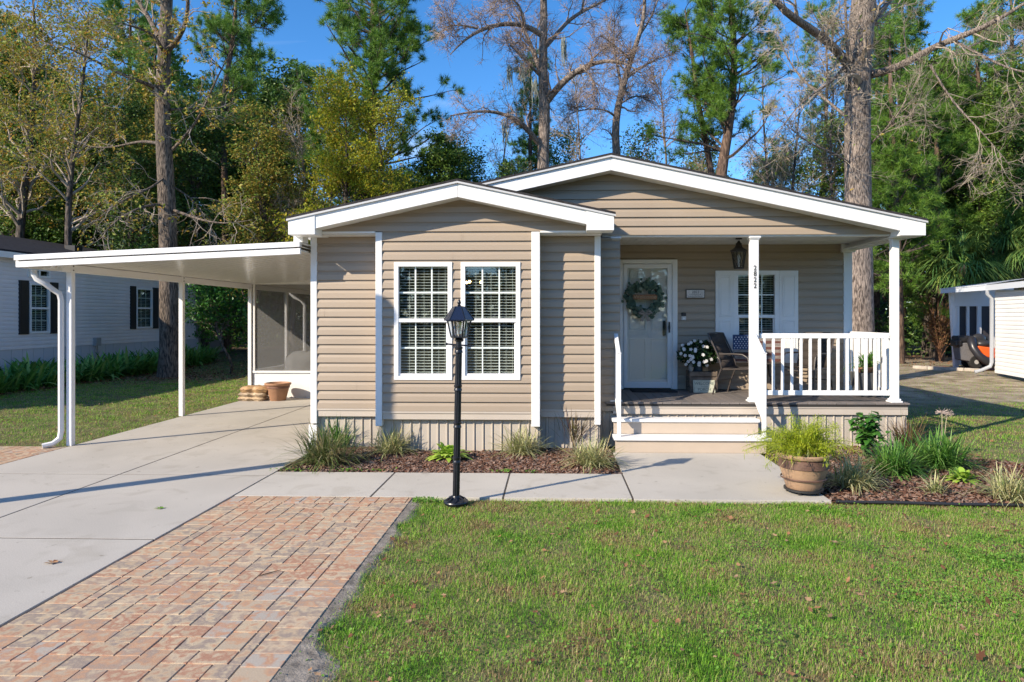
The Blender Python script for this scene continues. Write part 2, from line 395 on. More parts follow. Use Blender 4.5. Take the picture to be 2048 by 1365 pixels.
# roof
rf = MB()
for x0, x1 in ((ML-.02, XMp), (XMp, MR.x+.02)): slope_slab(rf, x0, x1, zM, YP-.325, 27.3, .004, .045)
rf.build('roof', SHINGLE, home)
rf = MB()
for x0, x1 in ((BL.x-.02, XBp), (XBp, BR.x+.02)): slope_slab(rf, x0, x1, zB, YB-.325, YP+.6 if x0 > XBp-.1 else 27, .004, .045)
rf.build('roof', SHINGLE, home)
dm = MB()
for (zf, xp, xa, xb, y) in ((zB, XBp, BL.x-.022, BR.x+.022, YB-.33), (zM, XMp, ML-.022, MR.x+.022, YP-.33)):
    for x0, x1 in ((xa, xp), (xp, xb)): slope_slab(dm, x0, x1, zf, y, y+.03, -.012, .012)
dm.build('drip_edge', mat('grey_drip_edge', (.55, .55, .55), .4), home)

# skirting
def skirt(mb, x0, x1, y, z0, z1, n=(0, -1, 0), pitch=.125):
    k = int(round((x1-x0)/pitch)); p = (x1-x0)/k
    for i in range(k):
        a = x0+i*p
        prof = [(a, 0), (a+p*.62, 0), (a+p*.68, .014), (a+p*.78, .014), (a+p*.84, -.004), (a+p*.94, -.004), (a+p, 0)]
        for (u, q), (u2, q2) in zip(prof, prof[1:]): mb.quad((u, y-q, z0), (u2, y-q2, z0), (u2, y-q2, z1), (u, y-q, z1))
sk = MB()
skirt(sk, c1a, c2b, YB+.07, -.02, .45); skirt(sk, xl0-.03, c1a, YBAY+.05, -.02, .45); skirt(sk, c2b, xr0+.03, YBAY+.05, -.02, .45)
skirt(sk, xr0+.03, .86, YP+.03, -.02, .5); skirt(sk, .84, 5.06, YP+.02, -.02, .46)
sk.box(4.99, 5.03, YP, 27, -.02, .45); sk.box(xl0-.02, xl0+.0, YBAY, 27, -.02, .5)
sk.build('skirting', SKIRT, home)
bd = MB()
bd.box(c1b+.002, c2a-.002, YB-.012, YB+.075, .443, .553); bd.box(c1b+.002, c2a-.002, YB-.024, YB, .528, .558)
for a, b in ((xl0+.052, c1a-.002), (c2b+.002, xr0-.052)): bd.box(a, b, YBAY-.012, YBAY+.06, .443, .553); bd.box(a, b, YBAY-.024, YBAY, .528, .558)
bd.box(.87, 5.045, YP-.02, YP+.04, .455, .565); bd.box(.87, 5.055, YP-.03, YP+.04, .545, .572); bd.box(5.045, 5.06, YP-.02, YD, .455, .572)
bd.build('skirting_band', mat('beige_band', (.53, .46, .385), .5, .04, 2), home, bevel=.003)
# little white utility post base at the left corner
m_ = MB().box(xl0-.07, xl0+.05, YBAY-.02, YBAY+.08, 0, zo-.02); m_.build('corner_pier', WHITE, home)

# ---- windows
def window(x0, x1, z0, z1, y, fw=.062, outer=.02, cols=3, rows=2, slat=None, recess=.0):
    f = MB(); ya, yb_ = y-.035, y+.03
    f.box(x0, x1, ya, yb_, z1-fw, z1); f.box(x0, x1, ya, yb_, z0, z0+fw*.9); f.box(x0, x0+fw, ya, yb_, z0+fw*.9+.001, z1-fw-.001); f.box(x1-fw, x1, ya, yb_, z0+fw*.9+.001, z1-fw-.001)
    zm = z0+(z1-z0)*.505
    f.box(x0+fw+.001, x1-fw-.001, ya+.004, yb_+.03, zm-.026, zm+.026)
    ix0, ix1 = x0+fw, x1-fw
    # lower sash, set back
    lz0, lz1 = z0+fw*.9, zm-.026
    f.box(ix0+.001, ix0+.022, ya+.022, yb_, lz0+.001, lz1-.001); f.box(ix1-.022, ix1-.001, ya+.022, yb_, lz0+.001, lz1-.001); f.box(ix0+.023, ix1-.023, ya+.022, yb_, lz0+.001, lz0+.03)
    W_ = f.build('window', VINYL, home, bevel=.003)
    p = MB(); p.box(ix0, ix1, y+.020, y+.024, zm+.02, z1-fw); p.box(ix0, ix1, y+.036, y+.040, z0+fw*.9, zm-.02); p.build('pane', GLASS, W_)
    g = MB(); ux0, ux1 = ix0, ix1; gw = .010
    for i in range(1, cols):
        xx = ux0+(ux1-ux0)*i/cols; g.box(xx-gw, xx+gw, y+.012, y+.018, zm+.026, z1-fw); g.box(xx-gw*.8, xx+gw*.8, y+.027, y+.033, z0+fw*.9+.03, zm-.026)
    for (a, b, o) in ((zm+.026, z1-fw, .0115), (z0+fw*.9+.03, zm-.026, .0265)):
        zz = (a+b)/2; g.box(ux0, ux1, y+o, y+o+.006, zz-gw, zz+gw)
    g.build('grille', GRILLE, W_)
    b = MB(); z = z0+.06; random.seed(int(x0*100))
    while z < z1-.06:
        b.add([(ix0+.004, y+.055, z+.001), (ix1-.004, y+.055, z+.001), (ix1-.004, y+.10, z+.009), (ix0+.004, y+.10, z+.009), (ix0+.004, y+.055, z-.003), (ix1-.004, y+.055, z-.003), (ix1-.004, y+.10, z+.006), (ix0+.004, y+.10, z+.006)], [(0, 1, 2, 3), (7, 6, 5, 4), (4, 5, 1, 0)])
        z += .040
    for u in (.2, .5, .8, .93):
        xx = ix0+(ix1-ix0)*u; b.box(xx-.002, xx+.002, y+.05, y+.053, z0+.05, z1-.06)
    b.box(ix0+.002, ix1-.002, y+.045, y+.105, z1-fw-.02, z1-fw+.02)
    b.build('blinds', BLIND, W_)
    return W_
for a, b, c, d in wins: window(a, b, c, d, YB)
window(*pw, YD, fw=.07, cols=3)
# insect screen on the lower sashes
# shutters
for (pa, pb) in ((1430, 1467), (1557, 1595)):
    a, b = X_at(pa, YD), X_at(pb, YD); z0, z1 = pw[2]-.0, pw[3]+.0
    s_ = MB(); s_.box(a, b, YD-.04, YD-.012, z0, z1)
    zmid = z0+(z1-z0)*.48
    for (q0, q1) in ((z0+.08, zmid-.03), (zmid+.03, z1-.08)):
        for (u0, u1, v0, v1) in ((a+.055, b-.055, q0, q0+.014), (a+.055, b-.055, q1-.014, q1), (a+.055, a+.069, q0+.015, q1-.015), (b-.069, b-.055, q0+.015, q1-.015)):
            s_.box(u0, u1, YD-.049, YD-.038, v0, v1)
        s_.box(a+.085, b-.085, YD-.047, YD-.038, q0+.03, q1-.03)
    s_.build('shutter', WHITE, home, bevel=.004)
# ---- storm door
D = MB(); y = YD
zt = dz1; zf0 = .64
D.box(dx0, dx0+.07, y-.05, y+.02, zf0, zt); D.box(dx1-.085, dx1, y-.05, y+.02, zf0, zt); D.box(dx0+.07, dx1-.085, y-.05, y+.02, zt-.07, zt)
D.box(dx0+.07, dx0+.09, y-.03, y+.02, zf0, zt-.07); D.box(dx1-.105, dx1-.085, y-.03, y+.02, zf0, zt-.07)
door = D.build('door', WHITE, home, bevel=.004)
a, b = dx0+.092, dx1-.107; top = zt-.078
m_ = MB(); st_w = .062
m_.box(a, a+st_w, y-.045, y-.012, zf0+.02, top); m_.box(b-st_w, b, y-.045, y-.012, zf0+.02, top); m_.box(a+st_w, b-st_w, y-.045, y-.012, top-.07, top); m_.box(a+st_w, b-st_w, y-.045, y-.012, zf0+.02, zf0+.12)
m_.build('storm_frame', VINYL, door, bevel=.004)
MB().box(a+st_w-.005, b-st_w+.005, y-.03, y-.026, zf0+.1, top-.06).build('storm_glass', glass('door_glass', .075, (.98, .98, .98)), door)
m_ = MB(); m_.box(a, b, y+.03, y+.06, zf0+.02, top)
pw_ = (b-a)/2
for i in range(2):
    for (q0, q1) in ((zf0+.18, zf0+.85), (zf0+1.0, zf0+1.5), (zf0+1.6, top-.1)):
        u0, u1 = a+.1+i*(pw_-.03), a+pw_-.06+i*(pw_-.03)+.04
        m_.box(u0, u1, y+.022, y+.031, q0, q0+.02); m_.box(u0, u1, y+.022, y+.031, q1-.02, q1); m_.box(u0, u0+.02, y+.022, y+.031, q0+.021, q1-.021); m_.box(u1-.02, u1, y+.022, y+.031, q0+.021, q1-.021)
m_.build('inner_door', mat('door_paint', (.88, .86, .79), .5), door, bevel=.005)
hz = at(1334, 655, YD).z
m_ = MB().box(b-.045, b-.020, y-.075, y-.046, hz-.09, hz+.09).box(b-.05, b-.015, y-.060, y-.046, hz-.03, hz+.03); m_.build('storm_handle', BLK, door, bevel=.004)
m_ = MB().box(b-st_w-.07, b-st_w-.02, y-.012, y+.022, hz-.14, hz+.11); m_.lathe([(.0, .0), (.03, .0)], (0, 0, 0), 4) if False else None
m_.build('handle_set', BLK, door, bevel=.01)
m_ = MB(); m_.tube([(b-st_w-.045, y+.03, hz+.2), (b-st_w-.045, y+.0, hz+.2)], .028, 14); m_.build('deadbolt', mat('steel', (.5, .5, .5), .3, metal=1), door, smooth=True)

# ---- porch
dk = MB(); x = .76; random.seed(3)
while x < 5.07:
    x2 = min(x+.137, 5.08); dk.box(x, x2-.006, YP-.05, YD-.005, .605, .63); x += .137
dk.build('porch_deck', DECKM, home, bevel=.002)
MB().box(.78, 5.05, YP-.035, YD, .57, .60).build('deck_frame', mat('deck_under', (.05, .045, .04), .9), home)
MB().box(.72, 4.96, YP-.0, YP+.12, 3.012, 3.034).box(4.9, 5.02, YP+.1, YD-.0, 2.965, 3.07).box(4.80, 5.02, YD-.12, YD-.05, 2.93, 3.06).build('porch_beam', WHITE, home, bevel=.003)
def post(px0, px1, y0=YP+.0, wd=None):
    x1 = X_at(px1, y0); s = (x1-X_at(px0, y0))/(1+x1/y0); x0 = x1-s; m_ = MB()
    m_.box(x0, x1, y0, y0+s, .63, 3.010)
    for (z0, z1, e) in ((.63, .655, .035), (.655, .685, .018), (2.985, 3.010, .026), (2.965, 2.985, .012)):
        m_.box(x0-e, x1+e, y0-e, y0+s+e, z0, z1)
    return m_.build('porch_post', WHITE, home, bevel=.006)
post(1223, 1239); pc = post(1497, 1518, YP+.0); post(1778, 1799, YP+.0)
DIG = mat('black_vinyl_lettering', (.01, .01, .01), .4)
xc = X_at(1509, YP)
for ch, py in zip('2822', (537, 548.5, 560.5, 572.5)):
    text(ch, 'house_number', .100, (xc+.008, YP-.004, at(1509, py, YP).z), (R(90), 0, 0), DIG, pc, .002, sx=.85, bold=.0012)
# ---- railings
def railing(p0, p1, n, parent, ztop, zbot, name='railing', first=.5):
    p0, p1 = Vector(p0), Vector(p1)
    m_ = MB(); d = p1-p0
    m_.tube([p0+Vector((0, 0, ztop)), p1+Vector((0, 0, ztop))], .028, 10)
    m_.bar(p0+Vector((0, 0, ztop-.03)), p1+Vector((0, 0, ztop-.03)), .045, .03)
    r_ = m_.build(name, VINYL, parent, bevel=.004)
    MB().bar(p0+Vector((0, 0, zbot)), p1+Vector((0, 0, zbot)), .045, .07).build('bottom_rail', VINYL, r_, bevel=.004)
    for i in range(n):
        q = p0+d*((i+first)/n); MB().box(q.x-.018, q.x+.018, q.y-.018, q.y+.018, q.z+zbot+.02, q.z+ztop-.04).build('baluster', VINYL, r_, bevel=.003)
    return r_
px0, px1 = X_at(1519, YP+.07), X_at(1778, YP+.07)
railing((px0, YP+.07, 0), (px1, YP+.07, 0), 14, home, at(1600, 671, YP+.07).z, at(1600, 786, YP+.07).z)
railing((4.95, YP+.15, 0), (4.95, YD-.05, 0), 11, home, at(1600, 671, YP+.07).z, at(1600, 786, YP+.07).z)
# ---- steps
stp = MB(); sx0, sx1 = X_at(1231, YB), X_at(1529, YB)
stp.box(sx0, sx1+.03, YB+.015, YB+.04, -.0, .165); stp.box(sx0, sx1, YB+.285, YB+.31, .215, .375)
stp.build('step_riser', mat('tan_riser', (.50, .41, .32), .55, .05, 3), home)
MB().box(sx0-.02, sx1+.10, YB-.02, YB+.28, .168, .212).build('step_tread', WHITE, home, bevel=.006)
MB().box(sx0-.02, sx1+.02, YB+.26, YP-.055, .378, .422).build('step_tread', WHITE, home, bevel=.006)
def handrail(px, n):
    x = X_at(px, YB+.06); m_ = MB(); z1 = at(px, 708, YB+.06).z
    m_.box(x-.026, x+.026, YB+.03, YB+.082, .213, z1); m_.box(x-.033, x+.033, YB+.022, YB+.09, z1+.001, z1+.014)
    a = Vector((x, YB+.09, z1-.02)); b = Vector((x, YP+.02, z1+.26))
    m_.bar(a, b, .055, .05); m_.bar(a-Vector((0, 0, .86)), b-Vector((0, 0, .86)), .04, .05)
    r_ = m_.build('handrail', VINYL, home, bevel=.004)
    for i in range(n):
        q = a.lerp(b, (i+1)/(n+1)); MB().box(q.x-.018, q.x+.018, q.y-.018, q.y+.018, q.z-.86, q.z-.03).build('baluster', VINYL, r_)
handrail(1238, 3); handrail(1528, 3)

# ================================================================ CARPORT and screen room
CXL, CXR = at(35, 523, 9.2).x, xl0-.045
cp = empty('carport', (-6.85, 9.6, 0), 'white aluminium carport roof on square posts attached to the left side of the home', 'carport')
z_l, z_r = at(35, 523, 9.2).z, at(625, 496, 9.2).z
cz = lambda x: z_l+(z_r-z_l)*(x-CXL)/(CXR-CXL)
CYB = 20.0
m_ = MB()
slope_slab(m_, CXL, CXR, cz, 9.2, 9.24, -.085, -.002); slope_slab(m_, CXL-.04, CXR, cz, 9.18, 9.26, .012, .085)
m_.build('front_fascia', VINYL, cp, bevel=.004)
m_ = MB(); slope_slab(m_, CXL, CXR, cz, 9.245, CYB, .06, .08)
x = CXL+.02
while x < CXR-.05:
    slope_slab(m_, x, x+.135, cz, 9.245, CYB, -.030, -.008); slope_slab(m_, x+.135, x+.15, cz, 9.245, CYB, .02, .03); x += .15
m_.build('roof_pan', mat('pan_white', (.76, .75, .71), .22), cp)
m_ = MB(); m_.box(CXL-.07, CXL-.002, 9.25, CYB, cz(CXL)-.08, cz(CXL)+.05); m_.build('gutter', VINYL, cp, bevel=.004)
PXS = X_at(132.5, 9.6)+.035
zbm = at(150, 545, 9.6).z
m_ = MB(); m_.box(PXS-.034, PXS+.034, 9.43, CYB-.1, zbm, cz(PXS)-.034); m_.build('beam', VINYL, cp, bevel=.003)
MB().box(PXS-.16, PXS-.057, 9.33, 9.42, zbm+.03, cz(PXS)-.02).build('beam_cap', VINYL, cp, bevel=.003)
for yy in (9.6, 12.55, 15.45):
    o_ = MB().box(PXS-.038, PXS+.042, yy-.0, yy+.08, 0, zbm+.12).build('post', VINYL, cp, bevel=.005)
    MB().tube([(PXS+.043, yy+.04, zbm+.09), (PXS+.048, yy+.04, zbm+.09)], .010, 8).tube([(PXS+.043, yy+.04, zbm+.03), (PXS+.048, yy+.04, zbm+.03)], .010, 8).build('bolt', BLK, o_)
# downspout
dz = at(60, 540, 9.35).z; xa = X_at(68, 9.4); xb = PXS-.09
m_ = MB(); m_.tube([(xa, 9.4, dz), (xa, 9.4, dz-.06), (xa+.04, 9.4, dz-.13), (xa+.14, 9.42, dz-.19), (xb-.07, 9.5, dz-.27), (xb-.01, 9.55, dz-.33), (xb, 9.57, dz-.42), (xb, 9.57, .22), (xb-.01, 9.56, .12), (xb-.07, 9.5, .05), (xb-.16, 9.42, .03)], .040, 8)
m_.build('downspout', mat('dull_white_metal', (.66, .66, .66), .4), cp, smooth=True)
MB().box(CXR-.13, CXR+.0, 9.3, 9.5, cz(CXR)+.09, cz(CXR)+.19).build('flashing_box', WHITE, cp)
# screen room
sr = empty('screen_room', (-5, 15.5, 0), 'white framed screened enclosure at the back of the carport with a low solid panel', 'porch enclosure')
zk = at(560, 742, 15.5).z; zt_ = cz(-5)-.1
m_ = MB(); m_.box(PXS+.065, CXR, 15.5, 15.54, 0, zk-.05); m_.box(PXS-.03, PXS-.0, 15.54, 19.9, 0, zk-.05); m_.build('knee_panel', VINYL, sr)
m_ = MB(); m_.box(PXS+.065, CXR, 15.47, 15.56, zk-.05, zk); m_.box(PXS+.065, CXR, 15.48, 15.56, zt_-.02, zt_+.12); m_.box(PXS+.065, PXS+.11, 15.48, 15.56, zk, zt_-.02)
m_.box(PXS-.04, PXS+.02, 15.56, 19.9, zk-.05, zk+.0); m_.box(PXS-.04, PXS+.02, 17.6, 17.7, zk, 2.6); m_.box(PXS-.04, PXS+.02, 19.8, 19.9, 0, 2.6)
m_.box(PXS, CXR, 19.85, 19.9, 0, zk); m_.build('frame', VINYL, sr, bevel=.003)
MB().box(PXS+.11, CXR, 15.515, 15.519, zk, zt_-.02).build('screen', SCREEN, sr)
MB().box(PXS-.012, PXS-.008, 15.56, 19.9, zk, 2.6).box(PXS, CXR, 19.87, 19.874, zk, 2.7).build('screen', SCREEN, sr)

m_ = MB(); a_ = at(599, 580, 18.9); q_ = PXS-.1
m_.tube([(q_-.42, 19.2, 2.62), (q_-.40, 19.2, 2.52), (q_-.3, 19.2, 2.42), (q_-.1, 19.2, 2.33), (q_, 19.2, 2.2), (q_, 19.2, .3), (q_-.1, 19.2, .12)], .045, 8)
m_.build('downspout', MATS['dull_white_metal'], cp, smooth=True)
pX, pY = -2.32-6.2*math.cos(R(AZ)), 9.35-6.2*math.sin(R(AZ))
pl = empty('street_pole', (pX, pY, 0), 'plain round-headed pole left of the driveway whose long shadow crosses the concrete', 'pole')
MB().tube([(pX, pY, -.1), (pX, pY, 3), (pX, pY, 5.35)], [.115, .105, .095], 14).build('shaft', mat('pole_grey', (.20, .19, .18), .8, .2, 5), pl, smooth=True)
MB().ball((pX, pY, 5.42), (.15, .15, .2), 14, 8).build('head', BLK, pl, smooth=True)

sm = MB(); random.seed(12)
for (xa_, xb_, yy, z0_, n_) in ((c1b, c2a, YB, Z0, 4), (c1b, c2a, YB, Z0, 4), (XMp, XMp+2.3, YP, 3.035, 1), (xl0+.1, c1a-.1, YBAY, Z0, 2), (c2b+.1, xr0-.1, YBAY, Z0, 2), (2.2, 4.7, YD, .64, 3), (-1.9, -.7, YB, Z0+.13*16, 2), (1.2, 2.6, YP, 3.035, 2)):
    for k in range(n_):
        x_ = random.uniform(xa_, xb_); c_ = random.randrange(0, 17 if z0_ < 1 else 3); z_ = z0_+.13*c_
        if any(a-.02 < x_ < b+.02 and c-.15 < z_ < d+.02 for a, b, c, d in wins) and yy == YB: continue
        sm.prism([(x_, yy-q_-.0018, z_+r_) for r_, q_ in ((.001, .026), (.0715, .0187), (.109, .0031), (.128, .0031))]+[(x_, yy-.001, z_+.128), (x_, yy-.001, z_+.001)], (.0025, 0, 0))
sm.build('panel_seams', TAN, home)
# ================================================================ THINGS
# ---- solar lamp post on the lawn
b0 = gr(912, 1006, .0); LX, LY = b0.x, b0.y; sc_ = F/depth(LX, LY)
lp = empty('lamp_post', (LX, LY, 0), 'black solar lamp post standing at the lawn edge in front of the windows', 'lamp post')
LZ = lambda py: EYE-(py-HY)/sc_
tx = (919-912)/sc_
cx_ = lambda z: LX+tx*z/LZ(603)
m_ = MB(); m_.lathe([(.0, -.01), (.115, -.01), (.125, .012), (.12, .022), (.10, .03), (.06, .045), (.045, .055), (.038, .075)], (LX, LY, 0), 28)
for k in range(8):
    a = k*math.pi/4; m_.tube([(LX+.115*math.cos(a), LY+.115*math.sin(a), .02), (LX+.085*math.cos(a+.25), LY+.085*math.sin(a+.25), .043), (LX+.05*math.cos(a+.2), LY+.05*math.sin(a+.2), .06)], .009, 6)
m_.build('base', BLACK, lp, smooth=True)
zp = LZ(682); pts = []; rr = []
rings = [LZ(y) for y in (920, 850, 776)]
zz = .05
m_ = MB(); m_.tube([(cx_(.05), LY, .05), (cx_(zp), LY, zp)], [.030, .028], 12, False)
for i in range(10):
    a = i*math.pi/5; m_.tube([(cx_(.06)+.030*math.cos(a), LY+.030*math.sin(a), .06), (cx_(zp)+.028*math.cos(a), LY+.028*math.sin(a), zp-.1)], .005, 4, False)
m_.build('pole', BLACK, lp, smooth=True)
for z in rings+[LZ(700)]:
    MB().lathe([(.030, -.035), (.040, -.03), (.040, -.012), (.036, -.006), (.036, .006), (.041, .012), (.041, .028), (.030, .035)], (cx_(z), LY, z), 18).build('collar', BLACK, lp, smooth=True)
zc_ = LZ(690)
MB().tube([(cx_(zc_)-.115, LY-.02, zc_+.008), (cx_(zc_)+.115, LY+.02, zc_-.012)], .008, 6).ball((cx_(zc_)-.118, LY-.02, zc_+.008), .014).ball((cx_(zc_)+.118, LY+.02, zc_-.012), .014).build('cross_arm', BLACK, lp)
lt, lb, ltop = LZ(641), LZ(673), LZ(614)
cl = cx_(lt)
m_ = MB(); m_.lathe([(.035, zc_+.03), (.05, zc_+.05), (.03, zc_+.06), (.03, lb-.03), (.06, lb-.02), (.088, lb-.012), (.088, lb)], (cl, LY, 0), 6)
for j in range(6):
    a = 2*math.pi*(j)/6
    m_.bar((cl+.082*math.cos(a), LY+.082*math.sin(a), lb), (cl+.118*math.cos(a), LY+.118*math.sin(a), lt), .014, .014)
m_.lathe([(.115, lt-.012), (.132, lt-.01), (.132, lt+.004), (.115, lt+.004)], (cl, LY, 0), 6)
m_.build('lantern_frame', BLACK, lp)
MB().lathe([(.078, lb+.002), (.112, lt-.012)], (cl, LY, 0), 6, False).build('lantern_glass', glass('lamp_glass', .14, (.93, .95, .95)), lp)
MB().lathe([(.02, lb), (.028, lb+.02), (.028, lb+.03), (.024, lb+.1), (.034, lb+.14), (.02, lt-.01)], (cl, LY, 0), 12).build('bulb_holder', mat('silver_reflector', (.75, .75, .73), .25, metal=1), lp, smooth=True)
MB().lathe([(.152, lt-.004), (.152, lt+.006), (.12, lt+.05), (.06, ltop), (.012, ltop+.012)], (cl, LY, 0), 6).build('lantern_roof', mat('solar_blue_black', (.012, .016, .035), .15, coat=.6), lp)
m_ = MB()
for j in range(6):
    a = 2*math.pi*j/6; m_.bar((cl+.152*math.cos(a), LY+.152*math.sin(a), lt+.008), (cl+.12*math.cos(a), LY+.12*math.sin(a), lt+.052), .010, .006); m_.bar((cl+.12*math.cos(a), LY+.12*math.sin(a), lt+.052), (cl+.06*math.cos(a), LY+.06*math.sin(a), ltop+.003), .010, .006)
m_.build('roof_rib', BLACK, lp)
MB().lathe([(.012, ltop+.008), (.02, ltop+.014), (.01, ltop+.022), (.018, ltop+.034), (.02, ltop+.045), (.010, ltop+.065), (.002, ltop+.078)], (cl, LY, 0), 12).build('finial', BLACK, lp, smooth=True)

# ---- hanging porch lantern
HYl = 10.6; c = at(1477.5, 538, HYl); zb_ = c.z; s127 = F/depth(c.x, HYl)
hl = empty('hanging_lantern', (c.x, HYl, zb_), 'dark bronze glass lantern hanging by a chain from the porch ceiling', 'lantern')
BRZ = mat('dark_bronze', (.025, .018, .014), .5, .3, 30)
x0, y0 = c.x, HYl
m_ = MB(); m_.lathe([(.075, 0), (.08, .012), (.07, .02)], (x0, y0, zb_), 6)
zs = zb_+.27
for j in range(6):
    a = 2*math.pi*j/6; a2 = 2*math.pi*(j+1)/6
    P0 = Vector((x0+.073*math.cos(a), y0+.073*math.sin(a), zb_+.015)); P1 = Vector((x0+.112*math.cos(a), y0+.112*math.sin(a), zs)); m_.bar(P0, P1, .010, .010)
    Q0 = Vector((x0+.073*math.cos(a2), y0+.073*math.sin(a2), zb_+.015)); Q1 = Vector((x0+.112*math.cos(a2), y0+.112*math.sin(a2), zs)); m_.bar(P0, Q1, .005, .005); m_.bar(Q0, P1, .005, .005)
m_.build('cage', BRZ, hl)
MB().lathe([(.068, zb_+.02-zb_), (.106, .27)], (x0, y0, zb_), 6, False).build('glass', glass('lantern_glass', .1, (.8, .82, .82)), hl)
MB().lathe([(.015, .03), (.018, .12), (.028, .17), (.01, .22)], (x0, y0, zb_), 10).build('bulb', mat('bulb_glass', (.7, .7, .68), .2), hl, smooth=True)
MB().lathe([(.112, .262), (.13, .27), (.13, .285), (.10, .30), (.06, .33), (.045, .37), (.05, .385), (.03, .40), (.02, .42), (.012, .43)], (x0, y0, zb_), 12).build('cap', BRZ, hl, smooth=True)
m_ = MB()
z = zb_+.43
k = 0
while z < zc-.02:
    aa = (0, 1)[k % 2]; pts = [(x0+.012*math.cos(t)*(aa == 0), y0+.012*math.cos(t)*(aa == 1), z+.018+.02*math.sin(t)) for t in np.linspace(0, 2*math.pi, 9)]
    m_.tube(pts, .003, 5); z += .03; k += 1
m_.lathe([(.05, zc-.02-zb_), (.05, zc-zb_)], (x0, y0, zb_), 14); m_.build('chain', BRZ, hl)

# ---- wreath
def island_leaves(n, r_in, r_out, c, seed): pass
wc = at(1289, 598, YD-.09)
wr = empty('wreath', wc, 'round green leafy wreath with a wooden greeting strip and burlap bow on the storm door', 'wreath')
rng = np.random.default_rng(5); n = 420
th = rng.uniform(0, 2*np.pi, n); rad = .245+.075*rng.normal(0, .6, n); rad = np.clip(rad, .14, .37); dy = -np.abs(rng.normal(0, .035, n))
V = []; Fc = []
for i in range(n):
    p = Vector((wc.x+rad[i]*math.cos(th[i]), wc.y+dy[i], wc.z+rad[i]*math.sin(th[i])*.98))
    nrm = Vector((rng.normal(0, .5), -1, rng.normal(0, .5))).normalized(); u = nrm.cross(Vector((rng.normal(), 0, rng.normal()))).normalized(); v = nrm.cross(u); r = rng.uniform(.02, .036)
    b_ = len(V)
    for k in range(6): V.append(p+(u*math.cos(k*math.pi/3)*r*1.15+v*math.sin(k*math.pi/3)*r))
    Fc.append(tuple(range(b_, b_+6)))
np_mesh('leaves', V, np.array(Fc), island('eucalyptus', [(.05, .10, .075), (.10, .17, .13), (.15, .23, .17), (.24, .28, .22)], .7, .15), wr)
m_ = MB(); m_.tube([(wc.x+.24*math.cos(t), wc.y+.01, wc.z+.24*math.sin(t)) for t in np.linspace(0, 2*math.pi, 24)], .022, 6); m_.build('ring', mat('twig_brown', (.08, .05, .03), .9), wr)
gz_ = at(1289, 594.5, YD-.14).z
gs = MB().box(wc.x-.20, wc.x+.20, wc.y-.075, wc.y-.06, gz_-.042, gz_+.042).build('greeting_strip', mat('orange_wood', (.22, .10, .04), .7, .25, 12), wr, bevel=.003)
text('Welcome', 'lettering', .095, (wc.x, wc.y-.077, gz_), (R(90), 0, 0), mat('pale_lettering', (.45, .32, .2), .7), gs, .001)
m_ = MB(); bz = wc.z-.24
for s_ in (-1, 1):
    m_.tube([(wc.x, wc.y-.07, bz), (wc.x+s_*.06, wc.y-.09, bz+.045), (wc.x+s_*.10, wc.y-.085, bz+.01), (wc.x+s_*.05, wc.y-.08, bz-.015), (wc.x, wc.y-.07, bz)], [.01, .028, .03, .02, .01], 6)
    m_.add([(wc.x, wc.y-.08, bz), (wc.x+s_*.02, wc.y-.085, bz), (wc.x+s_*.085, wc.y-.08, bz-.13), (wc.x+s_*.03, wc.y-.08, bz-.14)], [(0, 1, 2, 3)])
m_.build('bow', mat('burlap', (.30, .27, .24), .9, .15, 60), wr, smooth=True)

# ---- plaque, doorbell, mat
a_, b_ = at(1372, 597, YD-.05), at(1410, 579, YD-.05)
pq = empty('wall_plaque', ((a_.x+b_.x)/2, YD-.03, a_.z), 'small whitewashed wooden house-number plaque on the siding right of the door', 'wall sign')
MB().box(a_.x, b_.x, YD-.05, YD-.016, a_.z, b_.z).build('board', mat('grey_wood_edge', (.12, .11, .10), .8, .3, 30), pq, bevel=.003)
MB().box(a_.x+.012, b_.x-.012, YD-.053, YD-.049, a_.z+.012, b_.z-.012).build('face', mat('whitewash', (.62, .60, .58), .8, .15, 25), pq)
cxp = (a_.x+b_.x)/2
text('2822', 'lettering', .062, (cxp, YD-.0535, b_.z-.048), (R(90), 0, 0), mat('faded_ink', (.14, .13, .13), .8), pq, .001)
m_ = MB(); random.seed(4)
for (zz, n_, w_) in ((.093, 9, .19), (.125, 14, .25)):
    for i in range(n_):
        xx = cxp-w_/2+w_*i/n_; hh = random.uniform(.008, .018); m_.box(xx, xx+random.uniform(.006, .012), YD-.0545, YD-.052, b_.z-zz, b_.z-zz+hh)
m_.build('lettering', mat('faded_ink', (.14, .13, .13), .8), pq)
a_, b_ = at(1363, 641, YD-.03), at(1372, 626, YD-.03)
db = empty('doorbell', ((a_.x+b_.x)/2, YD-.02, a_.z), 'black and silver camera doorbell on the siding beside the door frame', 'doorbell')
zm = a_.z+(b_.z-a_.z)*.55
MB().box(a_.x, b_.x, YD-.04, YD-.012, zm, b_.z).build('camera_cover', BLK, db, bevel=.004)
MB().box(a_.x, b_.x, YD-.039, YD-.012, a_.z, zm-.001).build('face_plate', mat('satin_silver', (.6, .6, .6), .3), db, bevel=.004)
MB().tube([((a_.x+b_.x)/2, YD-.039, a_.z+.03), ((a_.x+b_.x)/2, YD-.045, a_.z+.03)], .016, 14).build('button', VINYL, db)
MB().box(X_at(1262, 11.3), X_at(1352, 11.3), 11.12, 11.5, .632, .645).solo('doormat', mat('dark_mat', (.015, .013, .013), .95, .3, 80, .5, 200), 'thin black doormat lying on the porch deck in front of the storm door', 'doormat', bevel=.004)

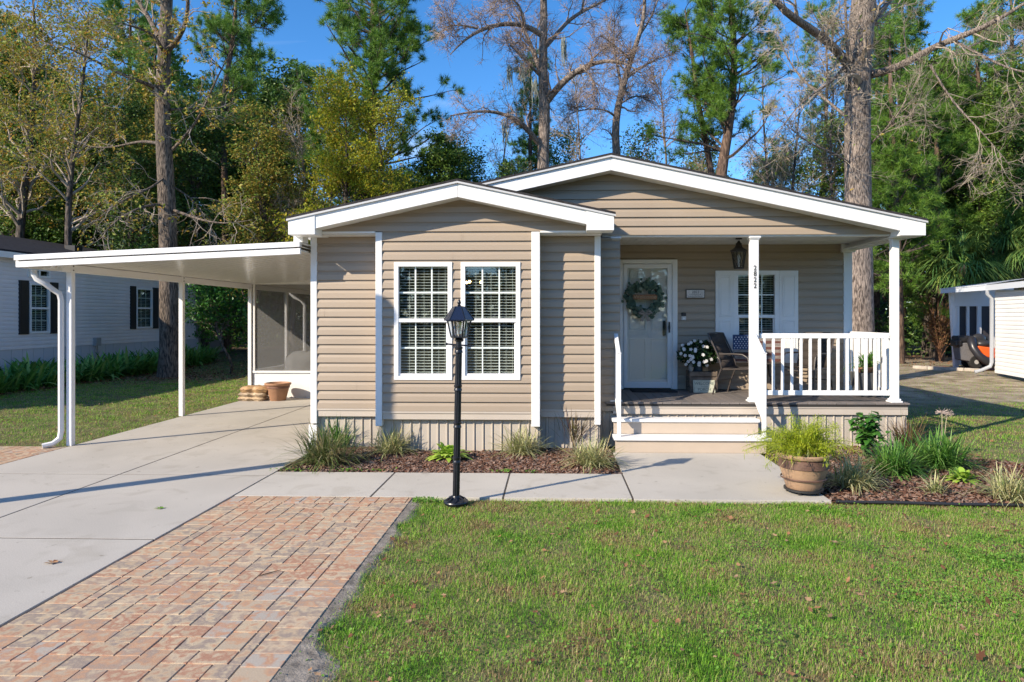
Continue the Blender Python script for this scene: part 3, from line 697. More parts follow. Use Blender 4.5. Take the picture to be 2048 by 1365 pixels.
# ---- crate with things on it
cX0, cX1 = X_at(1379, 11.2), X_at(1431, 11.2); cT = at(1400, 742, 11.2).z
cr_ = empty('wooden_crate', ((cX0+cX1)/2, 11.25, .63), 'weathered slatted wooden crate standing on the porch beside the door', 'crate')
OLD = mat('weathered_wood', (.16, .125, .095), .85, .4, 9, .5, 50)
m_ = MB(); hh = (cT-.635)/4
for i in range(4):
    z = .632+i*hh
    m_.box(cX0, cX1, 11.13, 11.145, z, z+hh-.012); m_.box(cX0, cX1, 11.42, 11.435, z, z+hh-.012); m_.box(cX0, cX0+.015, 11.146, 11.419, z, z+hh-.012); m_.box(cX1-.015, cX1, 11.146, 11.419, z, z+hh-.012)
for x in (cX0-.012, cX1): 
    for y in (11.12, 11.41): m_.box(x, x+.012, y, y+.03, .632, cT)
m_.build('slats', OLD, cr_, bevel=.003); MB().box(cX0+.01, cX1-.01, 11.15, 11.415, cT-.03, cT-.012).build('lid', OLD, cr_)
wsx0, wsx1 = X_at(1387, 11.08), X_at(1430.5, 11.08); wz0, wz1 = .634, at(1400, 761, 11.08).z
ws = empty('welcome_sign', ((wsx0+wsx1)/2, 11.09, .63), 'cream WELCOME porch sign leaning against the front of the crate', 'sign')
MB().add([(wsx0, 11.07, wz0), (wsx1, 11.07, wz0), (wsx1, 11.11, wz1), (wsx0, 11.11, wz1), (wsx0, 11.082, wz0), (wsx1, 11.082, wz0), (wsx1, 11.122, wz1), (wsx0, 11.122, wz1)], [(0, 1, 2, 3), (4, 7, 6, 5), (0, 4, 5, 1), (1, 5, 6, 2), (2, 6, 7, 3), (3, 7, 4, 0)]).build('board', mat('cream_board', (.52, .53, .42), .7, .12, 20), ws, bevel=.003)
INK = mat('green_grey_ink', (.13, .17, .14), .8); hh = wz1-wz0; ang = R(90)+math.atan2(.04, hh)*-1
for s, f_, z in (('WELCOME', .30, .72), ('TO OUR', .13, .48), ('PORCH', .30, .25)):
    text(s, 'lettering', f_*hh*1.05, ((wsx0+wsx1)/2, 11.068+.04*z, wz0+z*hh), (ang, 0, 0), INK, ws, .001)
m_ = MB()
for (u0, u1, v0, v1) in ((.04, .96, .06, .075), (.04, .96, .92, .935), (.04, .05, .06, .93), (.95, .96, .06, .93)):
    X0, X1 = wsx0+(wsx1-wsx0)*u0, wsx0+(wsx1-wsx0)*u1
    m_.add([(X0, 11.069+.04*v0, wz0+v0*hh), (X1, 11.069+.04*v0, wz0+v0*hh), (X1, 11.069+.04*v1, wz0+v1*hh), (X0, 11.069+.04*v1, wz0+v1*hh)], [(0, 1, 2, 3)])
m_.build('border_line', INK, ws)
# flower pot on the crate
fX = X_at(1396, 11.27)
fp = empty('flower_pot', (fX, 11.27, cT), 'blue glazed pot of bushy white impatiens standing on the crate', 'potted plant')
MB().lathe([(.07, -.01), (.075, .0), (.105, .16), (.115, .17), (.115, .185), (.095, .185), (.09, .15)], (fX, 11.27, cT), 20).build('pot', mat('blue_glaze', (.05, .085, .12), .25, .2, 20), fp, smooth=True)
def leafcloud(name, c, rad, n, size, m, parent, seed, shape='diamond', flat=.0, zmin=None, aspect=.55):
    rng = np.random.default_rng(seed); c = np.array(c); rad = np.array(rad)
    d = rng.normal(size=(n, 3)); d /= np.linalg.norm(d, axis=1)[:, None]; r = rng.uniform(.35, 1, n)**.5
    P = c+d*rad*r[:, None]
    if zmin is not None: P[:, 2] = np.maximum(P[:, 2], zmin)
    N = d*1.0+rng.normal(0, .7, (n, 3)); N[:, 2] += flat; N /= np.linalg.norm(N, axis=1)[:, None]
    return cards(name, P, N, rng.uniform(size*.7, size*1.3, n), m, parent, rng, aspect)
def cards(name, P, N, s, m, parent, rng, aspect=.55, org=None):
    n = len(P); U = np.cross(N, rng.normal(size=(n, 3))); U /= np.linalg.norm(U, axis=1)[:, None]; Wv = np.cross(N, U)
    s = np.asarray(s)[:, None]
    V = np.stack([P-U*s, P+Wv*s*aspect+N*s*.12, P+U*s, P-Wv*s*aspect+N*s*.12], 1).reshape(-1, 3)
    return np_mesh(name, V, np.arange(4*n).reshape(n, 4), m, parent, org)
DG = island('dark_green_leaf', [(.012, .035, .012), (.02, .055, .015), (.035, .08, .02)], .4, .15)
fc_ = (fX, 11.22, at(1395, 708, 11.25).z)
leafcloud('foliage', fc_, (.36, .24, .22), 900, .035, DG, fp, 8)
rng = np.random.default_rng(2); Vp = []; Fp = []
for i in range(34):
    d = rng.normal(size=3); d[1] = -abs(d[1])*1.0-.3; d /= np.linalg.norm(d); p = Vector(np.array(fc_)+d*np.array((.37, .26, .23)))
    nr = Vector((d[0]*.4, -1, .3+d[2]*.3)).normalized(); u = nr.cross(Vector((0, 0, 1))).normalized(); v = nr.cross(u)
    for k in range(5):
        a = k*2*math.pi/5+i; c1 = u*math.cos(a)+v*math.sin(a); t1 = u*-math.sin(a)+v*math.cos(a); q = len(Vp); r = .030
        Vp += [p, p+c1*r*.7-t1*r*.42+nr*.004, p+c1*r, p+c1*r*.7+t1*r*.42+nr*.004]; Fp.append((q, q+1, q+2, q+3))
np_mesh('blossoms', Vp, np.array(Fp), island('white_petal', [(.75, .75, .75), (.85, .85, .82)], .5, .2), fp)
MB().ball((X_at(1382, 11.2), 11.2, cT+.055), (.045, .04, .07), 12, 8).solo('egg_stone', mat('grey_stone', (.36, .35, .32), .8, .2, 15), 'pale grey egg-shaped stone standing on the crate left of the blue pot', 'ornament', smooth=True)
x = X_at(1411, 11.2); MB().box(x-.05, x+.04, 11.18, 11.23, cT-.01, cT+.085).solo('wood_block', mat('block_tan', (.30, .21, .12), .8, .2, 12), 'small tan wooden block standing on the crate right of the blue pot', 'ornament', bevel=.008)

# ---- sling chairs
FR = mat('chair_frame', (.055, .045, .04), .45); SL = mat('brown_sling', (.045, .035, .03), .85, .25, 120, .3, 250)
def chair(loc, rz, label):
    r_ = empty('patio_chair', loc, label, 'chair', 'sling chairs on the porch', rz); og = ORG[r_]; ORG[r_] = Vector((0, 0, 0))
    for s_ in (-1, 1):
        y = .27*s_
        MB().tube([(.30, y, 0), (.27, y, .25), (.25, y, .50), (.22, y, .60), (.14, y, .645), (0, y, .65), (-.24, y, .64)], .013, 8).build('front_leg', FR, r_, smooth=True)
        MB().tube([(-.36, y*.97, 0), (-.30, y*.97, .2), (-.21, y*.97, .42), (-.25, y*.97, .58), (-.36, y*.97, .80), (-.44, y*.97, .96)], .013, 8).build('rear_leg', FR, r_, smooth=True)
        MB().tube([(.25, y*.9, .43), (-.21, y*.9, .40)], .012, 8).build('seat_rail', FR, r_)
    MB().tube([(-.44, -.262, .96), (-.45, 0, .97), (-.44, .262, .96)], .012, 8).tube([(.26, -.27, .38), (.26, .27, .38)], .010, 8).tube([(-.30, -.26, .22), (-.30, .26, .22)], .010, 8).build('cross_bar', FR, r_)
    m_ = MB(); prof = [(.26, .44), (.15, .43), (0, .41), (-.15, .405), (-.21, .43), (-.25, .54), (-.30, .66), (-.37, .80), (-.44, .955)]
    for (xa_, za_), (xb_, zb2) in zip(prof, prof[1:]):
        m_.add([(xa_, -.245, za_), (xa_, .245, za_), (xb_, .245, zb2), (xb_, -.245, zb2)], [(0, 1, 2, 3)])
    o = m_.build('sling', SL, r_, smooth=True); md = o.modifiers.new('s', 'SOLIDIFY'); md.thickness = .006
    ORG[r_] = og; return r_
chair((X_at(1483, 10.85), 10.85, .63), R(-40), 'brown sling patio chair beside the flower crate, left of the wooden flag')
chair((X_at(1612, 11.0), 11.0, .63), R(222), 'brown sling patio chair behind the porch railing, right of the wooden flag')
# ---- small table with wooden flag leaning on it
tX = X_at(1535, 11.0)
tb = empty('side_table', (tX, 11.1, .63), 'small round dark metal table between the two patio chairs', 'table')
zt2 = at(1535, 724, 11.2).z
MB().lathe([(.30, zt2-.02), (.31, zt2-.01), (.30, zt2)], (tX, 11.1, 0), 28).build('table_top', FR, tb, smooth=True)
for k in range(4):
    a = k*math.pi/2+.6; MB().tube([(tX+.05*math.cos(a), 11.1+.05*math.sin(a), zt2-.02), (tX+.09*math.cos(a), 11.1+.09*math.sin(a), zt2-.2), (tX+.25*math.cos(a), 11.1+.25*math.sin(a), .632)], .012, 8).build('leg', FR, tb, smooth=True)
fa, fb = at(1466, 719, 11.25), at(1566, 670, 11.25)
fl = empty('wooden_flag', ((fa.x+fb.x)/2, 11.25, zt2), 'plank wood stars and stripes flag leaning on the table between the chairs', 'wall art')
hgt = fb.z-zt2; sh = hgt/9; wx = fb.x-fa.x
RED = mat('faded_red_wood', (.14, .055, .04), .8, .3, 15); CRM = mat('faded_cream_wood', (.26, .22, .19), .8, .3, 15)
mr_, mc_ = MB(), MB()
for i in range(9):
    z0 = zt2+.001+i*sh; (mr_ if i % 2 == 0 else mc_).box(fa.x+(wx*.37 if i >= 4 else 0), fb.x, 11.25, 11.27, z0, z0+sh-.004)
mr_.build('red_planks', RED, fl); mc_.build('cream_planks', CRM, fl)
cn = MB().box(fa.x, fa.x+wx*.365, 11.249, 11.269, zt2+4*sh+.001, zt2+9*sh).build('star_field', mat('navy_wood', (.025, .05, .13), .7, .2, 10), fl)
m_ = MB()
for r_i in range(6):
    for c_i in range(6 if r_i % 2 == 0 else 5):
        xx = fa.x+wx*.03+(c_i+(r_i % 2)*.5)*wx*.058; z0 = zt2+4*sh+.03+r_i*(5*sh-.05)/5.6; P = []
        for k in range(10): rr_ = .014 if k % 2 == 0 else .006; P.append((xx+rr_*math.sin(k*math.pi/5), 11.2475, z0+rr_*math.cos(k*math.pi/5)))
        m_.add(P, [tuple(range(10))])
m_.build('stars', mat('star_white', (.65, .65, .65), .7), cn)

# ---- terracotta pot and bags at the screen room
TC = mat('terracotta', (.40, .215, .125), .7, .18, 6, .3, 50)
pb = gr(556, 801, 0); 
tp = empty('terracotta_pot', pb, 'empty terracotta pot with a rolled rim standing against the screen room panel', 'plant pot')
MB().lathe([(.16, 0), (.17, .01), (.235, .27), (.245, .28), (.245, .33), (.275, .345), (.285, .365), (.285, .385), (.26, .395), (.245, .38), (.225, .30), (.16, .04), (0.001, .04)], pb, 32, False).build('pot_body', TC, tp, smooth=True)
MB().lathe([(.243, .275), (.252, .285), (.252, .33), (.246, .335)], pb, 32, False).build('band', mat('dark_terracotta', (.20, .10, .065), .6, .2, 10), tp, smooth=True)
BAG = [mat('bag_orange', (.42, .26, .13), .45, .35, 9, .5, 30), mat('bag_beige', (.46, .36, .25), .45, .35, 12, .5, 30), mat('bag_pale', (.50, .37, .24), .45, .4, 14, .5, 30)]
bz = 0; bc = gr(507, 801, 0)
for i, (lab, dx_, hh) in enumerate((('flat beige bag of garden material, bottom of the stack by the terracotta pot', 0, .10), ('beige and white bag of garden material, middle of the stack by the pot', .02, .10), ('orange plastic bag of garden material, topmost of the stack by the pot', .06, .14))):
    m_ = MB(); n1, n2 = 16, 10; V = []
    random.seed(i)
    for top in (1, 0):
        for a in range(n1+1):
            for b in range(n2+1):
                u, v = a/n1*2-1, b/n2*2-1; e = (1-abs(u)**4)*(1-abs(v)**4); z = hh*.5+(hh*.52*e**.5 if top else -hh*.5*min(1, e*4)**.5)
                V.append((bc.x+dx_+u*.31*(1+.03*math.sin(9*v+i)), bc.y+v*.19+.02*math.sin(u*7+i), bz+max(.002, z+(.008*math.sin(u*13+v*11+i)+.006*math.sin(u*23-v*17) if top else 0))))
    m_.v = V; q = (n1+1)*(n2+1)
    for t_ in (0, 1):
        for a in range(n1):
            for b in range(n2):
                k = t_*q+a*(n2+1)+b; f = (k, k+n2+1, k+n2+2, k+1); m_.f.append(f if t_ == 0 else f[::-1])
    o = m_.solo('garden_bag', BAG[2-i] if i < 2 else BAG[0], lab, 'bag', 'bags stacked by the screen room', smooth=True); bz += hh*.93
# covered furniture behind the vinyl pane
g0 = at(598, 742, 16.6)
m_ = MB(); V = []; n1, n2 = 20, 12
for a in range(n1+1):
    for b in range(n2+1):
        u, v = a/n1*2-1, b/n2; r = (.55-.12*v**2)*(1+.05*math.sin(u*math.pi*6+v*3)); 
        V.append((g0.x+.1+r*math.cos(u*math.pi)*(1-.75*max(0, v-.75)*4*.9), 16.8+r*.7*math.sin(u*math.pi)*(1-.75*max(0, v-.75)*4*.9), (1.0+.02*math.sin(u*20))*min(1, v*1.15)+.0))
m_.v = V; m_.f = [(a*(n2+1)+b, (a+1)*(n2+1)+b, (a+1)*(n2+1)+b+1, a*(n2+1)+b+1) for a in range(n1) for b in range(n2)]
m_.solo('covered_grill', mat('grey_cover', (.22, .22, .22), .8, .2, 5, .6, 12), 'grey fabric-covered grill standing inside the screen room', 'grill cover', smooth=True)

# ---- big planter on the walk
pp = gr(1607, 985, 0)
bp = empty('planter_pot', pp, 'large tan banded pot of yellow-green asparagus fern on wheels at the walkway end', 'potted plant')
sp_ = F/depth(pp.x, pp.y); PH = EYE-(905-HY)/sp_
MB().lathe([(.17, .05), (.175, .055), (.245, PH-.15)], pp, 36).lathe([(.235, PH-.05), (.262, PH-.045), (.275, PH-.025), (.275, PH-.008), (.26, PH), (.235, PH-.01), (.22, PH-.06), (.001, PH-.06)], pp, 36, False).build('pot_body', mat('tan_resin', (.40, .255, .16), .55, .12, 8, .25, 60), bp, smooth=True)
MB().lathe([(.245, PH-.151), (.256, PH-.145), (.250, PH-.06), (.236, PH-.05)], pp, 36, False).build('rim_band', mat('brown_resin', (.12, .065, .045), .55, .3, 5, .25, 60), bp, smooth=True)
MB().lathe([(.225, PH-.27), (.232, PH-.266), (.233, PH-.255), (.229, PH-.25)], pp, 36, False).build('groove_ring', mat('brown_resin', (.12, .065, .045), .55), bp, smooth=True)
m_ = MB(); m_.lathe([(.19, .03), (.20, .035), (.20, .052), (.17, .055)], pp, 30)
cad = m_.build('caddy', BLK, bp, smooth=True)
for k in range(5):
    a = k*2*math.pi/5-.9; x, y = pp.x+.16*math.cos(a), pp.y+.16*math.sin(a); MB().tube([(x-.012, y, .021), (x+.012, y, .021)], .021, 12).build('wheel', BLK, cad, smooth=True)
# deck planter behind the rail
qx, qy = X_at(1735, 10.7), 10.7
dp = empty('deck_planter', (qx, qy, .63), 'tall grey square planter of strappy green leaves behind the porch railing', 'potted plant')
hq = at(1735, 745, qy).z
MB().add([(qx-.15, qy-.15, .632), (qx+.15, qy-.15, .632), (qx+.15, qy+.15, .632), (qx-.15, qy+.15, .632), (qx-.2, qy-.2, hq), (qx+.2, qy-.2, hq), (qx+.2, qy+.2, hq), (qx-.2, qy+.2, hq)], [(0, 3, 2, 1), (4, 5, 6, 7), (0, 1, 5, 4), (1, 2, 6, 5), (2, 3, 7, 6), (3, 0, 4, 7)]).build('pot_body', mat('grey_planter', (.09, .095, .10), .5, .2, 8), dp, bevel=.01)
MB().lathe([(.10, hq-.03), (.16, hq+.05), (.17, hq+.055), (.17, hq+.08), (.14, hq+.08)], (qx-.02, qy, 0), 20).build('inner_pot', TC, dp, smooth=True)
# lit chandelier inside
ch = empty('chandelier', (X_at(945, 12.4), 12.4, 2.38), 'small lit chandelier seen through the right front window', 'chandelier')
c0 = ORG[ch]
m_ = MB(); m_.tube([(c0.x, 12.4, 2.9), (c0.x, 12.4, 2.45)], .008, 6)
for k in range(3): a = k*2.1+.3; m_.tube([(c0.x, 12.4, 2.45), (c0.x+.14*math.cos(a), 12.4+.14*math.sin(a), 2.40), (c0.x+.16*math.cos(a), 12.4+.16*math.sin(a), 2.46)], .007, 6)
m_.build('arms', BRZ, ch)
for k in range(3): a = k*2.1+.3; MB().ball((c0.x+.16*math.cos(a), 12.4+.16*math.sin(a), 2.49), .024).build('bulb', emit('warm_bulb', (1, .62, .25), 14), ch)
# ================================================================ GROUND, PAVING, LAWN
def gz(x, y):
    """height of the natural ground"""
    x = np.asarray(x, float); y = np.asarray(y, float)
    a = np.clip((y-24)/10, 0, 1)*.35*np.clip((-x-4)/6, 0, 1)
    b = .12*np.exp(-((x-15)**2+(y-25)**2)/14)
    return -.035+a+b
def grid_sheet(name, xs, ys, zf, m, **k):
    X, Y = np.meshgrid(xs, ys); Z = zf(X, Y); V = np.stack([X, Y, Z], -1).reshape(-1, 3); nx, ny = len(xs), len(ys)
    i = np.arange((ny-1)*(nx-1)); r, c = i//(nx-1), i % (nx-1); a = r*nx+c
    return np_mesh(name, V, np.stack([a, a+1, a+nx+1, a+nx], 1), m, **k)
xs = np.concatenate([[-400, -200, -100, -60], np.arange(-40, 41, 1.0), [60, 100, 200, 400]]); ys = np.concatenate([[-200, -80, -30, -10], np.arange(0, 61, 1.0), [80, 120, 200, 400]])
m, nt, b = nodes('ground_soil'); b.inputs['Roughness'].default_value = .95
tc = nt.nodes.new('ShaderNodeTexCoord')
def noise(nt, tc, s, d=5, w=0):
    n = nt.nodes.new('ShaderNodeTexNoise'); n.inputs['Scale'].default_value = s; n.inputs['Detail'].default_value = d; n.inputs['Distortion'].default_value = w
    nt.links.new(tc.outputs['Object'], n.inputs['Vector']); return n.outputs['Fac']
def ramp(nt, f, stops):
    r = nt.nodes.new('ShaderNodeValToRGB'); cr = r.color_ramp
    cr.elements[0].position, cr.elements[0].color = stops[0][0], (*stops[0][1], 1); cr.elements[1].position, cr.elements[1].color = stops[-1][0], (*stops[-1][1], 1)
    for p, c in stops[1:-1]: e = cr.elements.new(p); e.color = (*c, 1)
    nt.links.new(f, r.inputs[0]); return r.outputs[0]
def mixc(nt, f, a, b_):
    x = nt.nodes.new('ShaderNodeMix'); x.data_type = 'RGBA'
    nt.links.new(f, x.inputs[0]); nt.links.new(a, x.inputs[6]); nt.links.new(b_, x.inputs[7]); return x.outputs[2]
def mathn(nt, op, a, b_=None, clamp=False):
    x = nt.nodes.new('ShaderNodeMath'); x.operation = op; x.use_clamp = clamp
    for i, q in enumerate((a, b_)):
        if q is None: continue
        if isinstance(q, (int, float)): x.inputs[i].default_value = q
        else: nt.links.new(q, x.inputs[i])
    return x.outputs[0]
grassy = ramp(nt, noise(nt, tc, 3.5, 8), [(.3, (.07, .07, .022)), (.5, (.12, .12, .04)), (.7, (.20, .17, .08))])
sandy = ramp(nt, noise(nt, tc, 2.0, 9, .6), [(.25, (.13, .10, .05)), (.42, (.22, .17, .11)), (.55, (.33, .27, .19)), (.72, (.44, .37, .29))])
litter = ramp(nt, noise(nt, tc, 6, 9), [(.3, (.035, .022, .014)), (.5, (.08, .05, .03)), (.7, (.15, .10, .06))])
sep = nt.nodes.new('ShaderNodeSeparateXYZ'); nt.links.new(tc.outputs['Object'], sep.inputs[0])
# sandy worn patch behind the house on the right; leaf litter under the woods
n_ = noise(nt, tc, .35, 3)
fy = mathn(nt, 'ADD', sep.outputs['Y'], mathn(nt, 'MULTIPLY', n_, 6.0))
sx_ = mathn(nt, 'MULTIPLY', mathn(nt, 'SUBTRACT', sep.outputs['X'], 5.0, True), mathn(nt, 'MULTIPLY', mathn(nt, 'SUBTRACT', fy, 16.8), .5, True), True)
lit_ = mathn(nt, 'MULTIPLY', mathn(nt, 'SUBTRACT', fy, 33), .4, True)
colr = mixc(nt, lit_, mixc(nt, sx_, grassy, sandy), litter)
nt.links.new(colr, b.inputs['Base Color'])
bp_ = nt.nodes.new('ShaderNodeBump'); bp_.inputs['Strength'].default_value = .7; bp_.inputs['Distance'].default_value = .05
nt.links.new(noise(nt, tc, 25, 8), bp_.inputs['Height']); nt.links.new(bp_.outputs[0], b.inputs['Normal'])
tag(grid_sheet('ground', xs, ys, gz, m), kind='structure')

# concrete
def concrete(name, base):
    m, nt, b = nodes(name); b.inputs['Roughness'].default_value = .85; tc = nt.nodes.new('ShaderNodeTexCoord')
    c1 = ramp(nt, noise(nt, tc, .9, 6, .4), [(.3, tuple(c*.90 for c in base)), (.55, base), (.75, tuple(c*1.05 for c in base))])
    c2 = ramp(nt, noise(nt, tc, 130, 3), [(.3, (.80, .80, .80)), (.5, (1, 1, 1)), (.7, (1.1, 1.1, 1.1))])
    c3 = ramp(nt, noise(nt, tc, 2.3, 9, 1.2), [(.30, (.88, .87, .85)), (.44, (1, 1, 1)), (.9, (1, 1, 1))])
    x = nt.nodes.new('ShaderNodeMix'); x.data_type = 'RGBA'; x.blend_type = 'MULTIPLY'; x.inputs[0].default_value = 1; nt.links.new(c1, x.inputs[6]); nt.links.new(c2, x.inputs[7])
    y = nt.nodes.new('ShaderNodeMix'); y.data_type = 'RGBA'; y.blend_type = 'MULTIPLY'; y.inputs[0].default_value = 1; nt.links.new(x.outputs[2], y.inputs[6]); nt.links.new(c3, y.inputs[7])
    c4 = ramp(nt, noise(nt, tc, 9, 8, .3), [(.0, (.62, .60, .57)), (.285, (.70, .68, .65)), (.325, (1, 1, 1)), (1, (1, 1, 1))])
    y2 = nt.nodes.new('ShaderNodeMix'); y2.data_type = 'RGBA'; y2.blend_type = 'MULTIPLY'; y2.inputs[0].default_value = 1; nt.links.new(y.outputs[2], y2.inputs[6]); nt.links.new(c4, y2.inputs[7]); nt.links.new(y2.outputs[2], b.inputs['Base Color'])
    bp = nt.nodes.new('ShaderNodeBump'); bp.inputs['Strength'].default_value = .25; bp.inputs['Distance'].default_value = .004
    nt.links.new(noise(nt, tc, 90, 6), bp.inputs['Height']); nt.links.new(bp.outputs[0], b.inputs['Normal']); return m
CONC = concrete('driveway_concrete', (.47, .435, .38)); CONC2 = concrete('walk_concrete', (.495, .46, .40))
DX0, DXM, DX1 = -6.93, -5.10, -3.31
def slabs(name, m, xs_, ys_, g=.010, z1=0., extra=()):
    m_ = MB()
    for x0, x1 in zip(xs_, xs_[1:]):
        for y0, y1 in zip(ys_, ys_[1:]): m_.box(x0+g, x1-g, y0+g, y1-g, -.12, z1)
    for e in extra: m_.box(e[0]+g, e[1]-g, e[2]+g, e[3]-g, -.12, z1)
    o = m_.build(name, m, bevel=.002); return tag(o, kind='structure')
yj = gr(237, 949).y; yj2 = gr(303, 1079).y
slabs('driveway', CONC, [DX0, DXM, DX1], [-3, .3, 2.9, yj2, yj, 11.4, 14.8, 20.0])
MB().box(DX0+.02, DX1-.02, -3, 20, -.12, -.0022).build('driveway_bed', mat('joint_dirt', (.06, .05, .04), .95))['kind'] = 'structure'
WY0, WY1 = gr(1260, 998).y, gr(1100, 947).y
wx = [DX1, gr(760, 975).x, gr(1012, 975).x, gr(1256, 975).x]
LXR = gr(1665, 1002).x
slabs('walkway', CONC2, wx, [WY0, WY1], extra=[(wx[-1], LXR, WY0-.03, YB+.02)])
MB().box(DX1, LXR-.02, WY0+.02, WY1-.02, -.12, -.0022).build('walkway_bed', MATS['joint_dirt'])['kind'] = 'structure'

# pavers: bricks of two sizes, laid in one sheet
PX1 = gr(690, 1170).x; PY0 = gr(540, 1343).y; PY1 = WY0-.0
rng = np.random.default_rng(11)
U_ = (PX1-DX1-.015-2*.225)/19
V = []; Fq = []
def brick(x0, x1, y0, y1):
    g = .0022; x0 += g; x1 -= g; y0 += g; y1 -= g
    if x1-x0 < .02 or y1-y0 < .02: return
    n = len(V); t = rng.normal(0, .0012, 4)-.001; c = .004
    for (x, y) in ((x0, y0), (x1, y0), (x1, y1), (x0, y1)): V.append((x, y, -.05))
    for (x, y) in ((x0, y0), (x1, y0), (x1, y1), (x0, y1)): V.append((x, y, -.006))
    for k, (x, y) in enumerate(((x0+c, y0+c), (x1-c, y0+c), (x1-c, y1-c), (x0+c, y1-c))): V.append((x, y, t[k]))
    for a in (0, 4):
        for k in range(4): Fq.append((n+a+k, n+a+(k+1) % 4, n+a+4+(k+1) % 4, n+a+4+k))
    Fq.append((n+8, n+9, n+10, n+11))
def field(fx0, fx1, fy0, fy1):
    for a in range(-60, 60):
        for bb in range(-80, 80):
            ox, oy = (16*a+7*bb)*U_, bb*U_
            for (x, y, w_, h_) in ((0, 0, 3, 2), (3, 0, 2, 3), (14, 0, 2, 2)):
                x0, y0 = fx0+ox+x*U_, fy0+oy+y*U_; x1, y1 = x0+w_*U_, y0+h_*U_
                if x1 <= fx0 or x0 >= fx1 or y1 <= fy0 or y0 >= fy1: continue
                brick(max(x0, fx0), min(x1, fx1), max(y0, fy0), min(y1, fy1))
BW = .225
field(DX1+.015+BW, PX1-BW, PY0-.6, PY1-BW)
y = PY1-BW
while y > PY0-.6: brick(DX1+.015, DX1+.015+BW, y-.152, y); brick(PX1-BW, PX1, y-.152, y); y -= .152
x = DX1+.015
while x < PX1-.03: brick(x, min(x+.152, PX1), PY1-BW, PY1); x += .152
# left apron beyond the slab
field(-9.6, DX0-.01, 6.6, 9.35)
x = DX0-.01
while x > -9.6: brick(x-.152, x, 9.35, 9.35+BW); x -= .152
PAV = island('paver_brick', [(.44, .35, .25), (.47, .28, .17), (.35, .26, .20), (.52, .41, .28), (.38, .20, .13), (.47, .36, .24), (.29, .23, .19), (.50, .40, .27), (.45, .25, .155), (.41, .36, .30)], .85, 0, .12, .16, 12, .2)
tag(np_mesh('paver_apron', V, np.array(Fq), PAV), kind='structure')
m_ = MB().box(DX1+.01, PX1+.0, PY0-.6, PY1, -.06, -.012).box(-9.6, DX0-.02, 6.6, 9.58, -.06, -.012); m_.build('paver_sand', mat('joint_sand', (.34, .29, .23), .95, .2, 30))['kind'] = 'structure'
# sandy verge along the paver edge
m_ = MB(); rng = np.random.default_rng(4); ys_ = np.arange(PY0-.9, PY1+.02, .12)
Vv = []; 
for yy in ys_:
    wv = .03+.05*abs(math.sin(yy*3.1))+.04*abs(math.sin(yy*7.7))+(.16 if yy < PY0+.25 else 0)*1.0+.05*rng.random(); Vv += [(PX1+.0, yy, -.007), (PX1+wv*.6, yy, -.014), (PX1+wv, yy, -.034)]
Fv = [(3*i+j, 3*i+j+1, 3*i+j+4, 3*i+j+3) for i in range(len(ys_)-1) for j in (0, 1)]
o = np_mesh('sand_verge', Vv, np.array(Fv), mat('grey_sand', (.23, .20, .165), .95, .45, 14, .8, 60)); o['kind'] = 'structure'

# mulch beds
BEDS = [[(DX1+.02, WY1+.0), (.80, WY1), (.80, YB+.3), (DX1-.1, YBAY+.1), (DX1+.35, 9.2)],
        [(LXR+.01, WY0-.02), (7.4, WY0-.28), (7.3, 7.9), (6.3, 8.5), (5.6, 9.2), (5.3, 10.2), (4.9, YP+.1), (2.9, YP+.1), (2.9, YB)]]
def inpoly(P, poly):
    x, y = P[:, 0], P[:, 1]; r = np.zeros(len(P), bool); n = len(poly)
    for i in range(n):
        (x0, y0), (x1, y1) = poly[i], poly[(i+1) % n]
        c = ((y0 > y) != (y1 > y)); t = (x1-x0)*(y-y0)/((y1-y0) if y1 != y0 else 1e-9)+x0
        r ^= c & (x < t)
    return r
for i, bd_ in enumerate(BEDS):
    m_ = MB(); m_.add([(x, y, -.02) for x, y in bd_], [tuple(range(len(bd_)))]); o = m_.build('mulch_bed', mat('mulch_soil', (.045, .028, .02), .95, .4, 20, .8, 60)); o['kind'] = 'structure'
def chips(name, poly, n, m, seed, zbase=-.015, smin=.012, smax=.035, thick=.006, rise=.02):
    rng = np.random.default_rng(seed); a = np.array(poly); P = rng.uniform(a.min(0), a.max(0), (int(n*1.8), 2)); P = P[inpoly(P, poly)][:n]; n = len(P)
    c = np.column_stack([P, zbase+rng.random(n)*rise]); yaw = rng.uniform(0, 6.28, n); pit = rng.normal(0, .35, n); rol = rng.normal(0, .35, n)
    L = rng.uniform(smin, smax, n)[:, None]; Wd = L*rng.uniform(.25, .6, n)[:, None]
    ax = np.column_stack([np.cos(yaw)*np.cos(pit), np.sin(yaw)*np.cos(pit), np.sin(pit)]); up = np.column_stack([rng.normal(0, .3, n), rng.normal(0, .3, n), np.ones(n)]); ay = np.cross(up, ax); ay /= np.linalg.norm(ay, axis=1)[:, None]; az = np.cross(ax, ay)*thick/2
    V = np.stack([c+i*ax*L+j*ay*Wd*(1 if i < 0 else .6)+k*az for k in (-1, 1) for (i, j) in ((-1, -1), (1, -1), (1, 1), (-1, 1))], 1).reshape(-1, 3)
    f = np.array([(4, 5, 6, 7), (0, 1, 5, 4), (1, 2, 6, 5), (2, 3, 7, 6), (3, 0, 4, 7)]); Fc = (np.arange(n)[:, None, None]*8+f).reshape(-1, 4)
    return np_mesh(name, V, Fc, m)
MUL = island('mulch_chip', [(.035, .018, .012), (.09, .04, .025), (.16, .075, .045), (.22, .13, .09), (.28, .20, .16), (.07, .05, .045)], .9)
chips('mulch', BEDS[0], 12000, MUL, 1)['kind'] = 'stuff'
chips('mulch', BEDS[1], 11000, MUL, 2)['kind'] = 'stuff'
